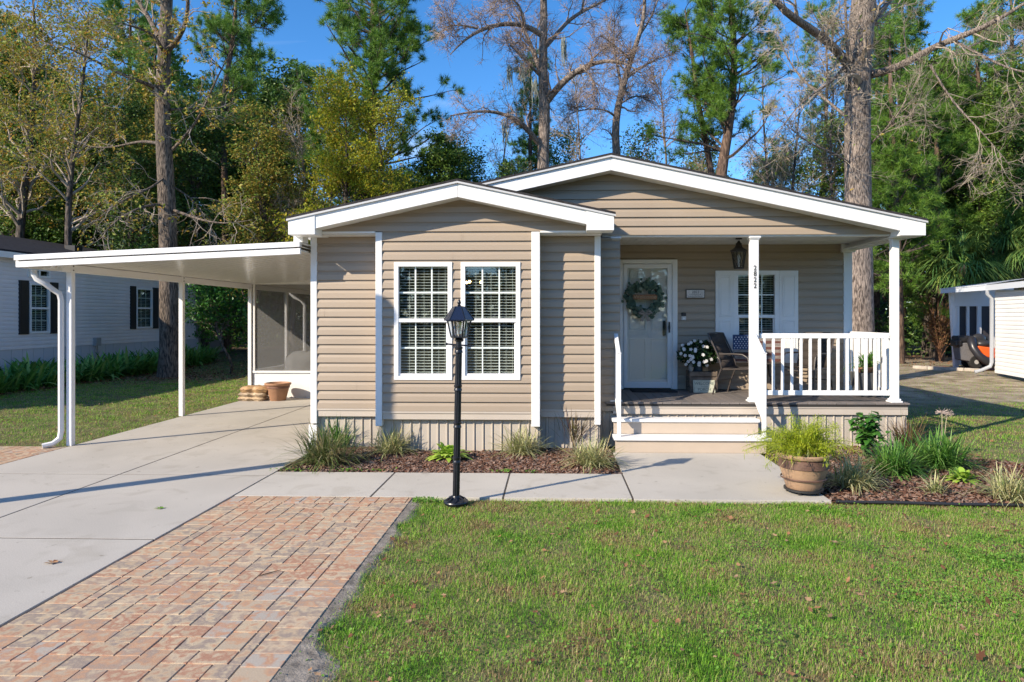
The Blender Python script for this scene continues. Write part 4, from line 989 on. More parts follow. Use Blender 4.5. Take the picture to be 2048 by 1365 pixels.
# edging hose
pts = [(LXR+.02, WY0-.05, -.0)]+[(LXR+.3+i*.3, WY0-.07-.045*i*.3+.012*math.sin(i*1.7), .002) for i in range(15)]
MB().tube(pts, .016, 7).solo('bed_edging', BLK, 'black plastic edging strip between the right mulch bed and the lawn', 'edging', smooth=True)

# ---------------- grass
NOG = [lambda P: inpoly(P, BEDS[0]), lambda P: inpoly(P, BEDS[1]), lambda P: (P[:, 0] > -3.33) & (P[:, 0] < LXR+.03) & (P[:, 1] > WY0-.012) & (P[:, 1] < 30), lambda P: (P[:, 0] > DX0-.02) & (P[:, 0] < DX1+.02), lambda P: (P[:, 0] < PX1+.02) & (P[:, 0] > DX1) & (P[:, 1] < WY0), lambda P: (P[:, 0] > -3.4) & (P[:, 0] < 5.08) & (P[:, 1] > YP),
       lambda P: (P[:, 0] < DX0) & (P[:, 1] < 9.6)]
def pnoise(P, s, seed):
    rng = np.random.default_rng(seed); v = np.zeros(len(P))
    for k in range(7):
        a = rng.uniform(0, 6.28); f = s*rng.uniform(.5, 2.2); v += np.sin((P[:, 0]*math.cos(a)+P[:, 1]*math.sin(a))*f+rng.uniform(0, 6.28))
    return v/7
def blades(name, regs, m, seed, hmin, hmax, wd, lean=.5):
    rng = np.random.default_rng(seed); Ps = []
    for (x0, x1, y0, y1, dens) in regs:
        n = int((x1-x0)*(y1-y0)*dens); Ps.append(rng.uniform((x0, y0), (x1, y1), (n, 2)))
    P = np.concatenate(Ps); ok = np.ones(len(P), bool)
    for f in NOG: ok &= ~f(P)
    verge = (P[:, 0] < PX1+.02+.05*np.abs(np.sin(P[:, 1]*3.1))+.14*(P[:, 1] < PY0+.25)) & (P[:, 0] > PX1-.1) & (P[:, 1] < WY0-.3)
    ok &= ~(verge & (rng.random(len(P)) < .9))
    ok &= rng.random(len(P)) < .84+.75*pnoise(P, 9, 3)
    sandp = (P[:, 0] > 5.2) & (P[:, 1] > 14.8+1.5*pnoise(P, 1, 9)); ok &= ~(sandp & (rng.random(len(P)) < .8))
    P = P[ok]; n = len(P); far = np.clip((P[:, 1]-6)/10, 0, 1)
    h = rng.uniform(hmin, hmax, n)*(1+.35*pnoise(P, 5, 8)); w_ = wd*rng.uniform(.7, 1.3, n)*(1+far*1.6); yaw = rng.uniform(0, 6.28, n); ln = rng.uniform(.1, 1, n)*lean+.15
    d = np.column_stack([np.cos(yaw), np.sin(yaw)]); sd = np.column_stack([-d[:, 1], d[:, 0]]); tw = rng.uniform(-1, 1, n)
    b0 = np.column_stack([P, gz(P[:, 0], P[:, 1])]); md = b0+np.column_stack([d*(h*ln*.45)[:, None], h*.62]); tp = b0+np.column_stack([d*(h*ln*1.3)[:, None], h*(1.0-.35*ln)])
    s3 = np.column_stack([sd, np.zeros(n)])*w_[:, None]
    V = np.stack([b0-s3, b0+s3, md+s3*.8, tp, md-s3*.8], 1).reshape(-1, 3); i = np.arange(n)[:, None]*5
    return np_mesh(name, V, [i+np.array([[0, 1, 2, 4]]), i+np.array([[4, 2, 3]])], m)
GR = island('grass_blade', [(.08, .22, .02), (.17, .39, .035), (.29, .55, .05), (.20, .42, .045), (.37, .50, .09), (.46, .42, .18), (.52, .41, .24), (.30, .19, .10)], .6, .35, noise=.5, nscale=2.0, spec=.15)
o = blades('lawn_grass', [(PX1, 7.6, 3.0, 7.1, 11500), (DX0-7.3, DX0, 9.4, 20, 1100), (-14.5, -3, 20, 27, 500), (5.0, 15, 6.5, 13, 1600), (5.0, 17, 13, 20, 900), (5, 20, 20, 27, 350), (2.9, 5.2, 6.9, 7.2, 3000)], GR, 1, .016, .040, .0014, .75)
o['kind'] = 'stuff'
NOG.append(lambda P: pnoise(P, 3.2, 14) < .12)
o = blades('lawn_grass', [(PX1, 7.6, 3.0, 7.1, 2600), (5.0, 15, 6.5, 13, 500), (DX0-7.3, DX0, 9.4, 20, 350)], GR, 6, .03, .062, .0019, .6); o['kind'] = 'stuff'; NOG.pop()
# clover and small weeds
def weeds(name, regs, n, m, seed, size):
    rng = np.random.default_rng(seed); P = np.concatenate([rng.normal((x, y), (sx, sy), (int(n*fr), 2)) for x, y, sx, sy, fr in regs]); ok = np.ones(len(P), bool)
    for f in NOG: ok &= ~f(P)
    P = P[ok]; n = len(P); c = np.column_stack([P, gz(P[:, 0], P[:, 1])+rng.uniform(.025, .05, n)]); N = np.column_stack([rng.normal(0, .45, n), rng.normal(0, .45, n)-.2, np.ones(n)]); N /= np.linalg.norm(N, axis=1)[:, None]
    return cards(name, c, N, rng.uniform(size*.6, size*1.3, n), m, None, rng, .8)
regs = []
rng = np.random.default_rng(21)
for i in range(40): regs.append((rng.uniform(-1, 5), rng.uniform(3.2, 6.8), rng.uniform(.05, .5), rng.uniform(.05, .35), .02))
regs += [(2.9, 4.6, .4, .25, .15), (3.6, 5.4, .35, .3, .15), (-9, 12.2, .9, .25, .12), (-1.35, 6.9, .1, .06, .08)]
o = weeds('clover', regs, 7000, island('clover_leaf', [(.10, .24, .03), (.15, .32, .04), (.22, .38, .06)], .5, .3), 5, .009); o['kind'] = 'stuff'
# dry leaves lying in the lawn (far more than anyone would count)
def dryleaves(name, P, m, seed, s0, s1, dz=.03):
    rng = np.random.default_rng(seed); n = len(P); c = np.column_stack([P, gz(P[:, 0], P[:, 1])+dz+rng.random(n)*.01]); yaw = rng.uniform(0, 6.28, n); s = rng.uniform(s0, s1, n)[:, None]
    u = np.column_stack([np.cos(yaw), np.sin(yaw), rng.normal(0, .3, n)]); v = np.cross(np.column_stack([rng.normal(0, .3, n), rng.normal(0, .3, n), np.ones(n)]), u); k = np.array([0, 0, 1.])
    pts = [(-1, 0, .3), (-.3, .55, .0), (.1, .35, .1), (.35, .75, .35), (.5, .2, .1), (1, .0, .3), (.5, -.25, .1), (.3, -.7, .4), (.05, -.35, .1), (-.35, -.55, .05)]
    V = np.stack([c+u*a*s+v*b_*s+k*z_*s*.6 for a, b_, z_ in pts], 1).reshape(-1, 3)
    return np_mesh(name, V, (np.arange(n)[:, None]*10+np.arange(10)), m)
rng = np.random.default_rng(8); P = np.concatenate([rng.uniform((-1.4, 3.2), (7, 7), (620, 2)), rng.uniform((-13, 10), (-7, 22), (700, 2)), rng.uniform((5.2, 9), (14, 26), (350, 2))]); ok = np.ones(len(P), bool)
for f in NOG: ok &= ~f(P)
LEAF = island('dry_leaf', [(.10, .04, .02), (.22, .10, .05), (.34, .17, .08), (.40, .26, .15), (.16, .09, .06)], .8, .1)
dryleaves('leaf_litter', P[ok], LEAF, 3, .010, .030)['kind'] = 'stuff'
P = np.concatenate([rng.uniform((-14, 17), (-7.2, 30), (5000, 2)), rng.normal((-11.8, 21), (.8, .7), (1200, 2)), rng.uniform((-14.1, 10), (-13.1, 26), (2500, 2)), rng.uniform((3, 7.3), (6, 9.5), (90, 2)), rng.uniform((-2.5, 8.3), (.7, 9.2), (60, 2)), rng.uniform((6, 25), (20, 34), (2500, 2))]); ok = ~((P[:, 0] > DX0) & (P[:, 0] < DX1)) & ((P[:, 1] > 24-4*rng.random(len(P))) | (P[:, 0] < -13) | (P[:, 1] < 10) | (np.hypot(P[:, 0]+11.8, P[:, 1]-21) < 2.5))
dryleaves('leaf_litter', P[ok], LEAF, 4, .02, .05, .02)['kind'] = 'stuff'
for (px, py, s, lab, mm) in ((103, 1127, .055, 'curled orange-brown dead leaf lying on the driveway near the pavers', 'dry_leaf'), (318, 1018, .05, 'small green leaf sprig lying on the driveway near its middle joint', 'clover_leaf')):
    p = gr(px, py); m_ = MB()
    for a in (0, 1.2, 2.4, 3.8, 5.1):
        u = Vector((math.cos(a), math.sin(a)*.8, .2)); v = Vector((-math.sin(a), math.cos(a), 0)); m_.add([p+Vector((0, 0, .006)), p+u*s*.6+v*s*.28+Vector((0, 0, .01)), p+u*s, p+u*s*.6-v*s*.28+Vector((0, 0, .004))], [(0, 1, 2, 3)])
    m_.tube([p+Vector((0, 0, .008)), p+Vector((s*1.2, s*.5, .006))], .0015, 4)
    m_.solo('fallen_leaf', MATS[mm], lab, 'leaf')
a, b_ = gr(516, 1154), gr(562, 1143)
MB().tube([a+Vector((0, 0, .006)), a.lerp(b_, .5)+Vector((0, 0, .008)), b_+Vector((0, 0, .01))], [.003, .004, .002], 5).solo('twig', mat('twig_brown', (.08, .05, .03), .9), 'thin brown twig lying on the brick pavers', 'twig')
# ================================================================ NEIGHBOURS
NX = -15.0
nh = empty('neighbour_house', (NX, 18, 0), 'grey-blue sided neighbour house with black shutters beyond the carport', 'house')
NS = mat('grey_lilac_siding', (.76, .73, .74), .55, .04, 2); NW = VINYL
NY0, NY1 = 10.5, onX(391, NX)
nz = lambda py, px: EYE-(py-HY)*depth(NX, onX(px, NX))/F
NWIN = []
for (p0, p1, q0, q1, sh) in ((57, 97.5, 567, 667, ((36, 55), (99, 114))), (271, 303, 577, 657, ((259, 270), (304, 315)))):
    y0, y1 = onX(p0, NX), onX(p1, NX); NWIN.append((y0, y1, nz(q1, (p0+p1)/2), nz(q0, (p0+p1)/2), sh))
tr = (onX(54, NX), onX(98, NX), nz(556, 76), nz(538, 76))
m_ = MB(); siding(m_, (NX, 0, 0), (0, 1, 0), (1, 0, 0), NY0, NY1, .95, 3.55, h=.115, proud=.022, holes=[(a+.03, b-.03, c+.03, d-.03) for a, b, c, d, _ in NWIN]+[(tr[0]+.03, tr[1]-.03, tr[2]+.03, tr[3]-.03)])
m_.box(NX-8.5, NX-8.4, NY0+.03, NY1-.06, -.05, 3.5).box(NX-8.5, NX-.02, NY0, NY0+.02, -.05, 3.5).box(NX-8.5, NX-.02, NY1-.05, NY1-.02, .1, 3.5)
m_.build('wall', NS, nh)
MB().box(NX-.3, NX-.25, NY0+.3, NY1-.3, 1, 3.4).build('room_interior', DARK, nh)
m_ = MB()
y = NY0
while y < NY1: m_.box(NX-.04, NX-.0, y, y+.39, -.05, .955); y += .4
m_.build('skirting', mat('pale_skirting', (.55, .57, .62), .6), nh)
m_ = MB()
y = NY0
def nslab(mb, x0, x1, zf, y0, y1, a, b): slope_slab(mb, x0, x1, zf, y0, y1, a, b)
nzf = lambda x: 3.63+(.235)*(4.3-abs(x-(NX+.3-4.3)))
m_ = MB()
for x0, x1 in ((NX-8.3, NX-4.0), (NX-4.0, NX+.3)): nslab(m_, x0, x1, nzf, NY0-.3, NY1+.4, 0, .05)
m_.build('roof', mat('charcoal_shingle', (.03, .03, .036), .95, .4, 12, .6, 40, spec=.1), nh)
MB().box(NX+.27, NX+.31, NY0-.3, NY1+.4, 3.46, 3.625).box(NX+.01, NX+.269, NY0-.3, NY1+.4, 3.54, 3.56).build('fascia', WHITE, nh)
MB().box(NX-2.2, NX-1.85, 23.6, 24.0, nzf(NX-2)+.02, nzf(NX-2)+.22).build('roof_vent', BLK, nh)
for (a, b, c, d, sh) in NWIN+[(tr[0], tr[1], tr[2], tr[3], ())]:
    f = MB(); fw = .06; X0, X1 = NX-.02, NX+.05
    f.box(X0, X1, a, b, d-fw, d); f.box(X0, X1, a, b, c, c+fw); f.box(X0, X1, a, a+fw, c+fw, d-fw); f.box(X0, X1, b-fw, b, c+fw, d-fw)
    zm = (c+d)/2; small = d-c < .6
    if small: f.box(X0, X1, (a+b)/2-.03, (a+b)/2+.03, c+fw, d-fw)
    else: f.box(X0, X1+.0, a+fw, b-fw, zm-.03, zm+.03)
    W_ = f.build('window', VINYL, nh)
    MB().box(NX-.0, NX+.004, a+fw, b-fw, c+fw, d-fw).build('pane', GLASS, W_)
    if small: continue
    g = MB()
    for i in (1, 2): yy = a+fw+(b-a-2*fw)*i/3; g.box(NX-.012, NX-.006, yy-.011, yy+.011, c+fw, d-fw)
    for zz in ((c+zm)/2, (d+zm)/2): g.box(NX-.014, NX-.008, a+fw, b-fw, zz-.011, zz+.011)
    g.build('grille', GRILLE, W_)
    bl = MB(); z = c+fw+.02
    while z < d-fw: bl.add([(NX-.05, a+.04, z), (NX-.05, b-.04, z), (NX-.09, b-.04, z+.02), (NX-.09, a+.04, z+.02)], [(0, 1, 2, 3)]); z += .052
    bl.build('blinds', BLIND, W_)
    for (p0, p1) in sh:
        y0, y1 = onX(p0, NX), onX(p1, NX); s_ = MB(); s_.box(NX+.012, NX+.05, y0, y1, c-.02, d+.05)
        z = c+.06
        while z < d-.03:
            s_.box(NX+.05, NX+.058, y0+.05, y1-.05, z, z+.045); z += .075
        s_.build('shutter', mat('black_shutter', (.02, .02, .024), .5), nh)
y = onX(190, NX); MB().box(NX+.014, NX+.13, y-.12, y+.12, nz(692, 190), nz(676, 190)).build('utility_box', mat('utility_grey', (.35, .35, .36), .5), nh)
MB().tube([(NX+.05, y-.05, nz(692, 190)), (NX+.06, y-.1, .1)], .015, 6).tube([(NX+.05, y+.05, nz(692, 190)), (NX+.06, y+.12, .1)], .015, 6).build('conduit', MATS['utility_grey'], nh)
nw = MB(); nw.box(NX-.6, NX-.55, NY1, onX(450, NX-.6), .2, 3.0).box(NX-.54, NX-.45, NY1+.02, NY1+.12, 0, 3.3).box(NX-.54, NX-.45, onX(450, NX-.6), onX(450, NX-.6)+.1, 0, 3.0)
nw.build('rear_screen_wall', mat('tan_lattice', (.30, .28, .27), .8, .15, 30), nh)

# ---- shed with lean-to porch on the right
A = gr(1990, 747, .1); SH = 2.85
shd = empty('white_shed', A, 'white lap-sided outbuilding with a screened lean-to at the right edge', 'shed')
B_ = Vector((A.x-1.05, A.y-5.2, 0)); d_ = (Vector((A.x, A.y, 0))-B_); Ld = d_.length; d_.normalize(); nn = Vector((-d_.y, d_.x, 0))
if nn.x > 0: nn = -nn
m_ = MB(); siding(m_, (B_.x, B_.y, 0), d_, nn, 0, Ld, .12, 2.62, h=.125, proud=.014)
ex = -nn*5
m_.prism([Vector((A.x, A.y, .1))+nn*-.01, Vector((A.x, A.y, .1))+ex, Vector((A.x, A.y, 2.7))+ex, Vector((A.x, A.y, 2.7))+nn*-.01], d_*-.05)
m_.build('wall', VINYL, shd)
zt = at(1990, 571, A.y).z
m_ = MB(); P1 = Vector((A.x, A.y, 0))+nn*.25
rl = at(1882, 579, 24.3); 
e0 = B_+nn*.25
def rp(p, z): return Vector((p.x, p.y, z))
Ecor = Vector((A.x, A.y, 0))+nn*.25
m_.bar(rp(e0, zt-.08), rp(Ecor, zt-.08), .03, .17)
m_.bar(rp(Ecor, zt-.08), rp(rl, rl.z-.07), .03, .15)
m_.bar(rp(Ecor, zt-.0)+Vector((0, -.01, .01)), rp(rl, rl.z+.01), .06, .03)
m_.build('fascia', mat('cool_white', (.66, .70, .76), .45), shd)
rw = Vector((5, 2.2, 0))
m_ = MB(); m_.add([rp(e0, zt+.02), rp(Ecor, zt+.02), rp(Ecor-nn*5.5, zt+.5), rp(e0-nn*5.5, zt+.5)], [(0, 1, 2, 3)])
m_.add([rp(Ecor, zt+.015), rp(rl, rl.z+.015), rp(rl, rl.z+.4)+Vector((3.4, 3, 0)), rp(Ecor, zt+.4)+Vector((3.4, 3, 0))], [(0, 1, 2, 3)]); o = m_.build('roof', mat('pale_roof', (.50, .52, .55), .6, .2, 6), shd)
# screened wall facing the camera
SY = 24.75; q0, q1 = at(1909, 597, SY), at(1992, 597, SY); zb0 = .15
m_ = MB()
m_.box(q0.x, q1.x+.6, SY-.03, SY+.05, at(1950, 613, SY).z, rl.z+.05)
for (pa, pb) in ((1912, 1918), (1933, 1938), (1954, 1962), (1984, 1992)): m_.box(X_at(pa, SY), X_at(pb, SY), SY-.03, SY+.04, zb0, at(1950, 613, SY).z-.002)
m_.box(q0.x, q1.x+.6, SY-.02, SY+.04, zb0, .55)
m_.build('screen_frame', VINYL, shd)
MB().box(q0.x+.05, q1.x+.6, SY+.05, SY+.06, .5, at(1950, 613, SY).z).build('screen_panel', mat('dark_screen', (.055, .05, .055), .6), shd)
pst0 = gr(1913, 716, .12); pt = at(1898, 585, pst0.y-3)
m_ = MB(); xp0 = at(1908, 600, 24.4).x; m_.bar((at(1908, 600, 24.4).x+.06, 24.4, .1), (at(1901, 585, 24.4).x, 24.35, at(1901, 585, 24.4).z), .13, .13, up=(0, 1, 0)); m_.build('post', WHITE, shd)
D0 = Ecor+d_*-.1; 
zq = zt-.16
m_ = MB(); m_.tube([rp(D0, zq), rp(D0, zq-.12), rp(D0-nn*.12, zq-.25), rp(D0-nn*.12, .45), rp(D0-nn*.08, .32), rp(D0+nn*.15, .2), rp(D0+nn*.35, .13)], .055, 8); m_.build('downspout', mat('grey_downspout', (.36, .38, .41), .4), shd, smooth=True)

# ---- riding mower
mc = Vector((at(1950, 700, 23.7).x, 23.7, .1))
mw = empty('riding_mower', mc, 'orange riding mower with black bagger and seat parked by the shed', 'mower')
ORGE = mat('mower_orange', (.80, .13, .02), .3, coat=.5); 
def ML_(x, y, z): return mc+Vector((x, y, z))
o = MB().box(mc.x-.62, mc.x+.42, mc.y-.1, mc.y+.35, .98, 1.22).build('bagger_hood', BLK, mw, bevel=.07, seg=3)
MB().box(mc.x-.74, mc.x-.5, mc.y-.16, mc.y+.2, .86, 1.08).build('bagger_lip', BLK, mw, bevel=.05, seg=2)
MB().add([ML_(-.52, -.1, .3), ML_(-.08, -.1, .22), ML_(-.08, .3, .22), ML_(-.52, .3, .3), ML_(-.60, -.12, .88), ML_(-.05, -.12, .88), ML_(-.05, .32, .88), ML_(-.60, .32, .88)], [(0, 3, 2, 1), (4, 5, 6, 7), (0, 1, 5, 4), (1, 2, 6, 5), (2, 3, 7, 6), (3, 0, 4, 7)]).build('grass_bag', mat('grey_mesh_bag', (.16, .155, .16), .9, .2, 40), mw, bevel=.03, seg=2)
MB().tube([ML_(-.22, -.2, 1.0), ML_(-.30, -.32, .92), ML_(-.31, -.42, .72), ML_(-.22, -.52, .5), ML_(-.04, -.62, .32), ML_(.30, -.62, .19), ML_(.60, -.55, .14)], [.13, .14, .13, .12, .13, .15, .13], 12).build('chute', mat('chute_black', (.025, .025, .03), .35), mw, smooth=True)
m_ = MB(); m_.ball(ML_(.08, -.30, .86), (.27, .2, .13), 16, 8); m_.ball(ML_(.03, -.16, 1.0), (.24, .10, .20), 16, 8); m_.build('seat', mat('seat_vinyl', (.035, .035, .038), .35), mw, smooth=True)
m_ = MB(); n_ = len(m_.v); m_.add([ML_(-.22, -.50, .80), ML_(.62, -.48, .70), ML_(.62, .1, .70), ML_(-.12, .1, .76), ML_(.02, -.56, .42), ML_(.72, -.50, .30), ML_(.72, .1, .30), ML_(.14, .1, .42)], [(0, 1, 2, 3), (7, 6, 5, 4), (4, 5, 1, 0), (5, 6, 2, 1), (6, 7, 3, 2), (7, 4, 0, 3)]); m_.build('body', ORGE, mw, bevel=.05, seg=3, smooth=True)
for (x, y, r, w2) in ((-.02, -.05, .23, .14), (.62, .35, .2, .12), (.05, .5, .2, .12)):
    wh = MB().tube([ML_(x, y-w2/2, r), ML_(x, y+w2/2, r)], r, 20).build('wheel', mat('tyre', (.02, .02, .02), .85), mw, bevel=.02); MB().tube([ML_(x, y-w2/2-.01, r), ML_(x, y-w2/2+.02, r)], r*.32, 14).build('rim', mat('rim_grey', (.45, .45, .45), .4), wh)
# red mulch bed with edging stones
pb_ = [gr(1893, 722, .08), gr(1960, 716, .08), gr(1992, 738, .08), gr(1975, 752, .08), gr(1940, 742, .08), gr(1905, 733, .08)]
rm = [(p.x, p.y) for p in pb_]
m_ = MB(); m_.add([(x, y, float(gz(x, y))+.03) for x, y in [(13.9, 23.2), (16.2, 23.2), (16.2, 24.7), (13.0, 24.9), (12.9, 24.2)]], [(0, 1, 2, 3, 4)]); o = m_.build('red_mulch', mat('red_mulch_mat', (.22, .06, .03), .95, .35, 20, .8, 50)); o['kind'] = 'structure'
random.seed(6); labs = iter(range(99))
prev = None
ed = [(12.75, 24.5), (13.0, 24.05), (13.4, 23.7), (13.8, 23.3), (14.2, 22.95)]
m_ = MB()
for (x0, y0), (x1, y1) in zip(ed, ed[1:]):
    z0 = float(gz(x0, y0)); m_.bar((x0, y0, z0+.04), (x1, y1, float(gz(x1, y1))+.04), .14, .12)
m_.solo('stone_edging', mat('edging_stone', (.42, .37, .31), .9, .25, 6, .6, 20), 'row of pale edging stones around the red mulch by the shed', 'edging', bevel=.02)

# ================================================================ PLANTS
def ribbons(name, base, dirs, L, w, droop, m, parent, K=6, org=None):
    """arching leaves: base (n,3), dirs (n,3) starting directions"""
    n = len(base); t = np.linspace(0, 1, K); P = base[:, None]+dirs[:, None]*(L[:, None]*t)[..., None]
    P[:, :, 2] -= (droop*L)[:, None]*t**2.2
    hor = dirs*1.0; hor[:, 2] = 0; nh_ = np.linalg.norm(hor, axis=1)[:, None]+1e-6; side = np.column_stack([-hor[:, 1], hor[:, 0], np.zeros(n)])/nh_
    wt = np.sin(np.pi*(.12+.86*t))*1.0; wt[-1] = .02
    a = P-side[:, None]*(w[:, None]*wt)[..., None]; b = P+side[:, None]*(w[:, None]*wt)[..., None]
    V = np.stack([a, b], 2).reshape(-1, 3); i = np.arange(n)[:, None, None]*2*K; k = np.arange(K-1)[None, :, None]*2
    Fc = (i+k+np.array([0, 1, 3, 2])).reshape(-1, 4)
    return np_mesh(name, V, Fc, m, parent, org)
def tuft_dirs(n, rng, elev=(.35, 1.35)):
    a = rng.uniform(0, 2*np.pi, n); e = rng.uniform(*elev, n); return np.column_stack([np.cos(a)*np.cos(e), np.sin(a)*np.cos(e), np.sin(e)])
VAR = island('variegated_blade', [(.14, .20, .05), (.52, .50, .24), (.20, .27, .08), (.62, .58, .32), (.38, .38, .17), (.42, .32, .16)], .5, .25)
GRN = island('green_blade', [(.04, .12, .02), (.08, .21, .03), (.13, .29, .05), (.20, .34, .08)], .45, .25)
STR = island('green_straw_blade', [(.05, .10, .02), (.11, .17, .04), (.20, .24, .08), (.32, .29, .15), (.26, .20, .10)], .5, .25)
RED_ = island('reddish_blade', [(.10, .14, .03), (.16, .15, .05), (.20, .10, .06), (.12, .06, .04), (.26, .16, .09)], .5, .2)
HOS = island('hosta_leaf', [(.22, .38, .04), (.36, .54, .07), (.48, .62, .10)], .45, .3)
FERN = island('asparagus_needle', [(.28, .38, .02), (.42, .52, .03), (.56, .60, .05), (.20, .32, .03)], .5, .35)
BRD = island('broad_leaf', [(.02, .08, .015), (.04, .14, .02), (.07, .20, .03), (.10, .26, .05)], .35, .25)
def tuft(px, py, wpx, toppx, m, label, seed, n=260, w=.006, Y=None, droop=.55, elev=(.35, 1.35), cat='grass plant', name='ornamental_grass'):
    p = gr(px, py); s = F/depth(p.x, p.y); rad = wpx/2/s; H = (py-toppx)/s; rng = np.random.default_rng(seed)
    r_ = empty(name, p, label, cat, 'plants in the front beds'); L = rng.uniform(.6, 1.15, n)*max(rad, H)*1.5
    d = tuft_dirs(n, rng, elev); b = np.array(p)+np.column_stack([rng.normal(0, rad*.2, n), rng.normal(0, rad*.16, n), np.zeros(n)])
    ribbons('blades', b, d, L, np.full(n, w)*rng.uniform(.6, 1.2, n), rng.uniform(.25, 1, n)*droop*1.2, m, r_); return r_
tuft(648, 928, 165, 862, STR, 'wide arching green and straw clump at the left corner of the front bed', 1, 520, .006)
tuft(672, 895, 120, 838, GRN, 'upright green grass clump behind the corner clump against the skirting', 2, 300, .005, elev=(.7, 1.4))
tuft(780, 907, 110, 862, VAR, 'pale variegated clump between the corner clump and the hosta', 3, 300, .006)
tuft(1044, 908, 110, 866, VAR, 'pale variegated clump right of the lamp post in the front bed', 4, 300, .006)
tuft(1148, 895, 80, 822, RED_, 'upright reddish-brown grass against the right bay of the house', 5, 260, .004, elev=(.9, 1.45), droop=.3)
tuft(1181, 932, 120, 872, VAR, 'pale variegated clump at the right end of the front bed beside the steps', 6, 340, .006)
tuft(1708, 975, 130, 922, VAR, 'pale variegated clump immediately right of the big planter pot', 7, 340, .006)
tuft(1790, 948, 135, 878, GRN, 'dense green strappy clump in the middle of the right bed', 8, 520, .007)
tuft(1880, 935, 150, 862, GRN, 'green strappy clump at the back of the right bed beyond the porch corner', 9, 620, .007)
tuft(1815, 905, 100, 838, RED_, 'wispy reddish grass by the porch corner in the right bed', 10, 240, .004, elev=(.7, 1.4), droop=.35)
tuft(1870, 985, 70, 948, VAR, 'small sparse variegated tuft near the front of the right bed', 11, 90, .006)
tuft(2022, 1000, 130, 940, VAR, 'pale variegated clump at the far right end of the right bed', 12, 340, .006)
tuft(1640, 915, 90, 870, STR, 'pale straw clump under the porch railing behind the planter pot', 14, 200, .006)
def broad(px, py, wpx, top, m, label, seed, n, lw, name='leafy_plant', cat='plant', up=.5):
    p = gr(px, py); s = F/depth(p.x, p.y); rad = wpx/2/s; H = (py-top)/s; rng = np.random.default_rng(seed); r_ = empty(name, p, label, cat, 'plants in the front beds')
    d = tuft_dirs(n, rng, (.25, 1.3)); L = rng.uniform(.5, 1.05, n)*rad*1.1; b = np.tile(np.array(p), (n, 1))+np.column_stack([d[:, 0]*L*.35, d[:, 1]*L*.35, d[:, 2]*H*.35]); ribbons('leaves', b, d, L*.8, np.full(n, lw)*rng.uniform(.7, 1.2, n), np.full(n, .45), m, r_, K=7); return r_
broad(897, 918, 95, 884, HOS, 'bright yellow-green hosta in the bed under the right front window', 1, 110, .036, 'hosta', 'hosta')
broad(1925, 962, 75, 938, HOS, 'low yellowing hosta near the front of the right bed', 2, 60, .028, 'hosta', 'hosta')
# leafy shrub by the porch
def shrub(px, py, wpx, top, m, label, seed, nst, nl, lsz):
    p = gr(px, py); s = F/depth(p.x, p.y); rad = wpx/2/s; H = (py-top)/s; rng = np.random.default_rng(seed); r_ = empty('leafy_shrub', p, label, 'shrub', 'plants in the front beds'); st_m = MB(); Ps = []; Ds = []
    for i in range(nst):
        a = rng.uniform(0, 6.28); rr_ = rng.uniform(.1, 1)*rad; h = H*(rng.uniform(.55, 1) if rr_ > rad*.4 else rng.uniform(.8, 1.05)); e = Vector((p.x+rr_*math.cos(a), p.y+rr_*.7*math.sin(a), p.z+h)); mid = p.lerp(e, .5)+Vector((0, 0, .08*h)); st_m.tube([p+Vector((rng.normal(0, .02), rng.normal(0, .02), 0)), mid, e], [.007, .005, .003], 5)
        for k in range(nl):
            t = rng.uniform(.25, 1); q = p.lerp(mid, t*2) if t < .5 else mid.lerp(e, t*2-1); aa = k*2.4+i; Ps.append(q); Ds.append((math.cos(aa)*.9, math.sin(aa)*.9, rng.uniform(-.1, .5)))
    st_m.build('stems', mat('green_stem', (.08, .12, .04), .6), r_); n = len(Ps)
    ribbons('leaves', np.array(Ps), np.array(Ds), rng.uniform(.7, 1.2, n)*lsz, rng.uniform(.8, 1.2, n)*lsz*.33, np.full(n, .5), m, r_, K=6)
shrub(1732, 912, 105, 822, BRD, 'glossy dark green broadleaf shrub in front of the porch skirting', 3, 22, 13, .12)
# dried seed heads
p = gr(1878, 915); r_ = empty('dried_flower', p, 'two dried pale flower heads on tall thin stems above the right bed', 'flower stem'); s = F/depth(p.x, p.y)
for (qx_, qy_) in ((1884, 825), (1894, 828)):
    e = at(qx_, qy_, p.y+.03*(qx_-1884)/10); MB().tube([p+Vector(((qx_-1884)*.004, 0, 0)), p.lerp(e, .5)+Vector((.02, 0, 0)), e], .004, 5).build('stem', mat('dry_stem', (.45, .40, .28), .8), r_)
    m_ = MB(); random.seed(qx_)
    for k in range(34):
        d = Vector((random.gauss(0, 1), random.gauss(0, 1), random.gauss(.1, .4))).normalized(); m_.tube([e, e+d*.08], [.0015, .003], 3)
    m_.build('seed_head', mat('dry_head', (.42, .33, .28), .9), r_)
# asparagus fern foliage in the pot (sprays of tiny needles on arching stems)
rng = np.random.default_rng(9); top = pp+Vector((0, 0, PH-.02)); st_m = MB(); B = []; Dn = []
for i in range(130):
    a = rng.uniform(0, 6.28); e_ = rng.uniform(.45, 1.35); L = rng.uniform(.38, .78); d = Vector((math.cos(a)*math.cos(e_), math.sin(a)*math.cos(e_)*.8, math.sin(e_)))
    if i < 5: L *= 1.35; e_ = .25
    pts = [top+d*L*t+Vector((0, 0, -L*(.62-.2*math.sin(e_))*t**2)) for t in np.linspace(0, 1, 10)]
    st_m.tube(pts, [.003]*9+[.001], 4)
    for j in range(1, 10):
        for k in range(20):
            q = pts[j-1].lerp(pts[j], rng.random()) if j > 0 else pts[0]; B.append(q); v = Vector((rng.normal(), rng.normal(), rng.normal(.1, .7))).normalized(); Dn.append(v)
st_m.build('stems', mat('fern_stem', (.25, .28, .05), .6), bp)
